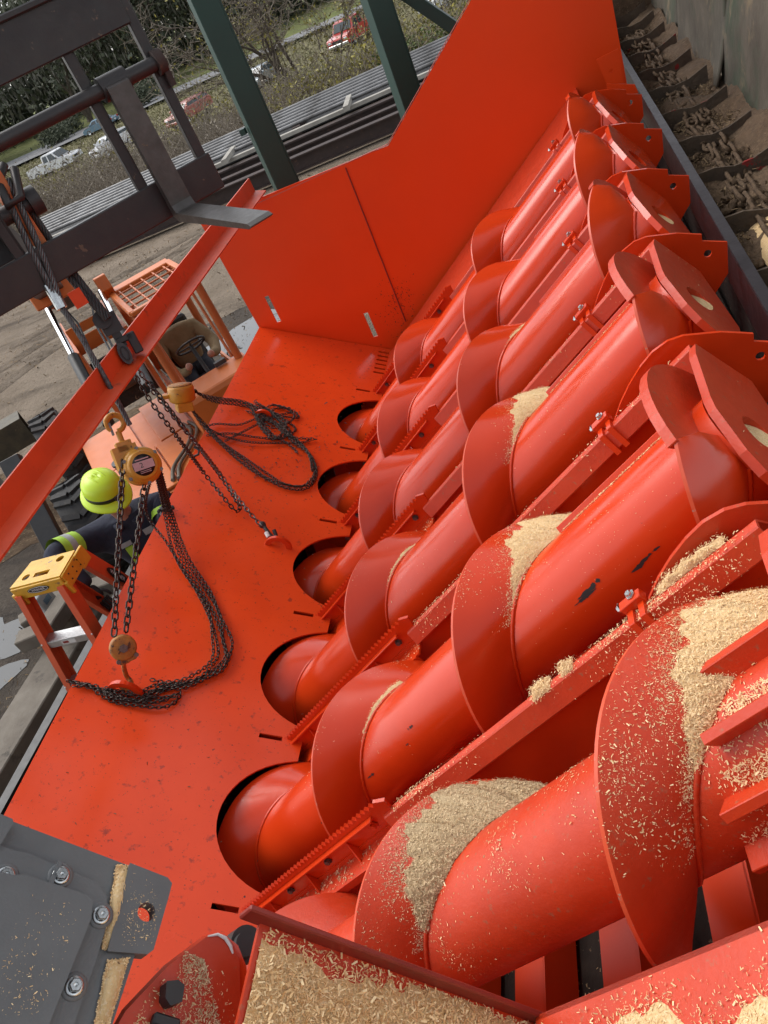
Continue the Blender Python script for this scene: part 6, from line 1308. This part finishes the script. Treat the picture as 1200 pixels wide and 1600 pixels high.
def tree(name, label, base, hgt, crown, n_leaf, leaf, lsize, seed, moss=0, r0=.28, depth=3, spread=.5, n_main=1, group=None, jit=.8):
    t = thing(name, label, 'tree', base, group); mb, tips = branchy(base, hgt, spread, n_main, depth, seed, r0)
    obj('trunk', mb, M['bark'], t)
    C = tips[rng.integers(0, len(tips), n_leaf)] + rng.normal(0, jit, (n_leaf, 3)) * np.array([1, 1, .7])
    k = fnoise(C, .9, seed) + rng.normal(0, .3, n_leaf) > -.25; C = C[k & (C[:, 2] > base[2] + hgt * .12)]
    obj('crown', quads(leaf_cards(C, lsize)), M[leaf], t)
    if moss:
        C = tips[rng.integers(0, len(tips), moss)] + rng.normal(0, jit * .8, (moss, 3)); C[:, 2] -= .5
        obj('hanging_moss', quads(leaf_cards(C, (.5, 1.7), .85, .16)), M['moss'], t)
    return t
TR_ = [((-46, 84), 15, 5200, 'leaf_dark', 1500, 'huge dark evergreen oak behind the blue sedan'), ((-60, 80), 14, 4200, 'leaf_dark', 4200, 'broad oak draped with grey moss at the far left'),
       ((-38, 90), 15, 4600, 'leaf_dark', 1200, 'dark tree behind the black fork shaft'), ((-30, 96), 14, 4600, 'leaf_dark', 900, 'dark tree left of the white roofed house'),
       ((-75, 92), 16, 4200, 'leaf_dark', 4200, 'mossy tree at the left edge beyond the road'), ((-52, 104), 17, 4600, 'leaf_dark', 2000, 'tall tree in the second row beyond the road'),
       ((-20, 104), 14, 4000, 'leaf_dark', 500, 'dark tree right of the white roofed house'), ((-90, 112), 18, 4200, 'leaf_dark', 2000, 'tall tree at the far left of the second row'), ((-8, 100), 13, 3800, 'leaf_green', 300, 'green tree behind the red pickup truck'), ((-66, 122), 19, 4400, 'leaf_dark', 900, 'tallest tree of the back row beyond the road'), ((-33, 122), 17, 4000, 'leaf_dark', 400, 'tall dark tree behind the white roofed house'), ((-110, 125), 20, 4200, 'leaf_dark', 2500, 'leftmost tall tree of the back row'), ((12, 118), 15, 3800, 'leaf_dark', 300, 'dark tree far right of the red pickup truck')]
for k, (xy, h_, nl, lf, ms, lab) in enumerate(TR_):
    tree('oak_tree', lab, (xy[0] * 1.45, xy[1] * 1.45, GB), h_ * 1.5, 5, nl * 3, lf, (.35, .8), 40 + k, int(ms * 1.6), .5, 3, .75, 3, 'trees beyond the road', 2.1)
for k, p in enumerate([(112, 208), (222, 165), (92, 222), (238, 152)]):
    b = onZ(p[0], p[1] + 2, GB); C = np.array(tuple(b)) + np.array([0, 0, 1.1]) + rng.normal(0, 1, (1800, 3)) * np.array([1.15, .8, .55])
    t = thing('shrub', ('dark round shrub left of the blue sedan', 'dark green shrub on the far verge right of the blue sedan', 'low dark shrub behind the white pickup truck', 'small shrub below the black fork shaft')[k], 'shrub', b, 'dark shrubs on the far verge')
    obj('foliage', quads(leaf_cards(C, (.22, .45))), M['leaf_dark'], t); obj('stem', MB().cyl(b, b + ZV * 1.2, .08, n=6), M['bark'], t)
# bare multi-stemmed tree behind the posts, and saplings
bt = onZ(480, 160, GZ - .5)
t = thing('bare_tree', 'bare many-stemmed tree with thin grey twigs between the green posts', 'tree', bt)
mb, tips = branchy(bt, 7.5, .42, 5, 4, 91, .11, (-.12, 0)); obj('trunk', mb, M['bark'], t)
tw = MB()
def twigs(tips, n, L, r, seed, up_=.4):
    rr = random.Random(seed); mb = MB()
    for _ in range(n):
        p = Vector(tips[rr.randrange(len(tips))]); d = Vector((rr.gauss(0, 1), rr.gauss(0, 1), rr.gauss(up_, .6))).normalized(); l = rr.uniform(.4, 1) * L; e = Vector((rr.gauss(0, .15), rr.gauss(0, .15), rr.gauss(0, .1))) * l
        mb.tube([p, p + d * l * .5 + e, p + d * l], [r, r * .7, r * .3], 3, caps=False)
    return mb
obj('twigs', twigs(tips, 900, 1.3, .014, 5), M['twig'], t, kind='stuff')
C = tips[rng.integers(0, len(tips), 700)] + rng.normal(0, .45, (700, 3)); obj('leaves', quads(leaf_cards(C, (.08, .16))), M['leaf_brush'], t)
for k, (p, h_, lab) in enumerate([((425, 190), 4.5, 'thin bare sapling right of the thick green post'), ((395, 150), 6.0, 'leaning bare sapling beside the thick green post'), ((585, 130), 4.2, 'bare sapling left of the second green post'), ((690, 62), 5.0, 'bare twiggy sapling right of the second green post'), ((540, 120), 4.5, 'slender sapling in front of the red pickup truck')]):
    b = onZ(*p, GZ - .6); t = thing('bare_sapling', lab, 'tree', b, 'bare saplings beyond the stockpile'); mb, tips = branchy(b, h_, .5, 3, 3, 60 + k, .05, (.1, 0)); obj('trunk', mb, M['bark'], t); obj('twigs', twigs(tips, 320, 1.0, .011, k), M['twig'], t, kind='stuff')
    C = tips[rng.integers(0, len(tips), 500)] + rng.normal(0, .35, (500, 3)); obj('leaves', quads(leaf_cards(C, (.08, .18))), M['leaf_brush'], t)
# brush: a band of dry shrubs, too tangled to count
def brush(name, label, poly_fn, n, hgt, leaf, lsz, twig_n, seed, dz=0.0):
    P = np.array([poly_fn(rng.uniform(), rng.uniform()) for _ in range(n // 14)]); nb = len(P); hh = hgt * rng.uniform(.45, 1.1, nb) * (.75 + .45 * fnoise(np.c_[P, np.zeros(nb)], .35, seed))
    idx = rng.integers(0, nb, n); z = rng.beta(1.6, 1.4, n) * hh[idx]; C = np.c_[P[idx] + rng.normal(0, .42, (n, 2)) * (.5 + .5 * z / hgt)[:, None], GZ + dz + z]
    obj(name, quads(leaf_cards(C, lsz, .0, .5)), M[leaf], label=label, kind='stuff')
    rr = random.Random(seed); mb = MB()
    for _ in range(twig_n):
        i = rr.randrange(nb); b = Vector((P[i][0] + rr.gauss(0, .3), P[i][1] + rr.gauss(0, .3), GZ + dz)); d = Vector((rr.gauss(0, .45), rr.gauss(0, .45), 1)).normalized(); l = hh[i] * rr.uniform(.6, 1.35); bend = Vector((rr.gauss(0, .3), rr.gauss(0, .3), -.1)) * l
        mb.tube([b, b + d * l * .55 + bend * .2, b + d * l + bend], [.016, .011, .005], 3, caps=False)
    obj('dry_stems', mb, M['twig'], label='dry stems standing in the ' + label, kind='stuff')
def band_fn(back0, back1, al0, al1): return lambda a, b: tuple(SP_(al0 + (al1 - al0) * a, back0 + (back1 - back0) * b, 0))[:2]
brush('brush', 'tangled olive brush along the back of the steel stockpile', band_fn(7.2, 15, 4, 30), 30000, 2.0, 'leaf_brush', (.07, .18), 5200, 3, -.35)
brush('brush', 'greyish dry brush at the left behind the stockpile', band_fn(7.2, 17, -26, 6), 12000, 2.3, 'twig', (.06, .16), 8500, 4, -.4)
brush('brush', 'yellow-green bushes in front of the white pickup truck', band_fn(15, 23, -34, 3), 34000, 3.0, 'leaf_brush', (.09, .22), 4200, 5, -1.4)
brush('brush', 'fresh green undergrowth between the two green posts', band_fn(7.0, 9.5, 9, 18), 7000, 1.0, 'leaf_green', (.09, .2), 300, 6)
nG = 40000; gx = rng.uniform(-90, 15, nG); gy = rng.uniform(46, 98, nG); C = np.c_[gx, gy, np.full(nG, GB + .12)]
obj('grass', quads(leaf_cards(C, (.2, .5), -.9, .25)), M['grass_blade'], label='dry grass tufts on the verge between brush and road', kind='stuff')

nW = 90000; wx = rng.uniform(-330, 110, nW); wy = 150 - .12 * wx + rng.normal(0, 9, nW); wz = rng.beta(1.3, 1.6, nW) * 19; C = np.c_[wx, wy, GB + wz]; kk = fnoise(C, .16, 31) + rng.normal(0, .4, nW) > -.6
obj('far_woods', quads(leaf_cards(C[kk], (.8, 1.9))), M['leaf_dark'], label='dark line of far woods closing the view beyond the road', kind='stuff')
nW = 13000; wx = rng.uniform(-220, -50, nW); wy = 140 - .12 * wx + rng.normal(0, 6, nW); C = np.c_[wx, wy, GB + 3 + rng.beta(1.5, 1.5, nW) * 15]; kk = fnoise(C, .2, 33) > -.1
obj('moss_curtains', quads(leaf_cards(C[kk], (.9, 2.2), .75, .22)), M['moss'], label='grey curtains of moss hanging in the far woods', kind='stuff')
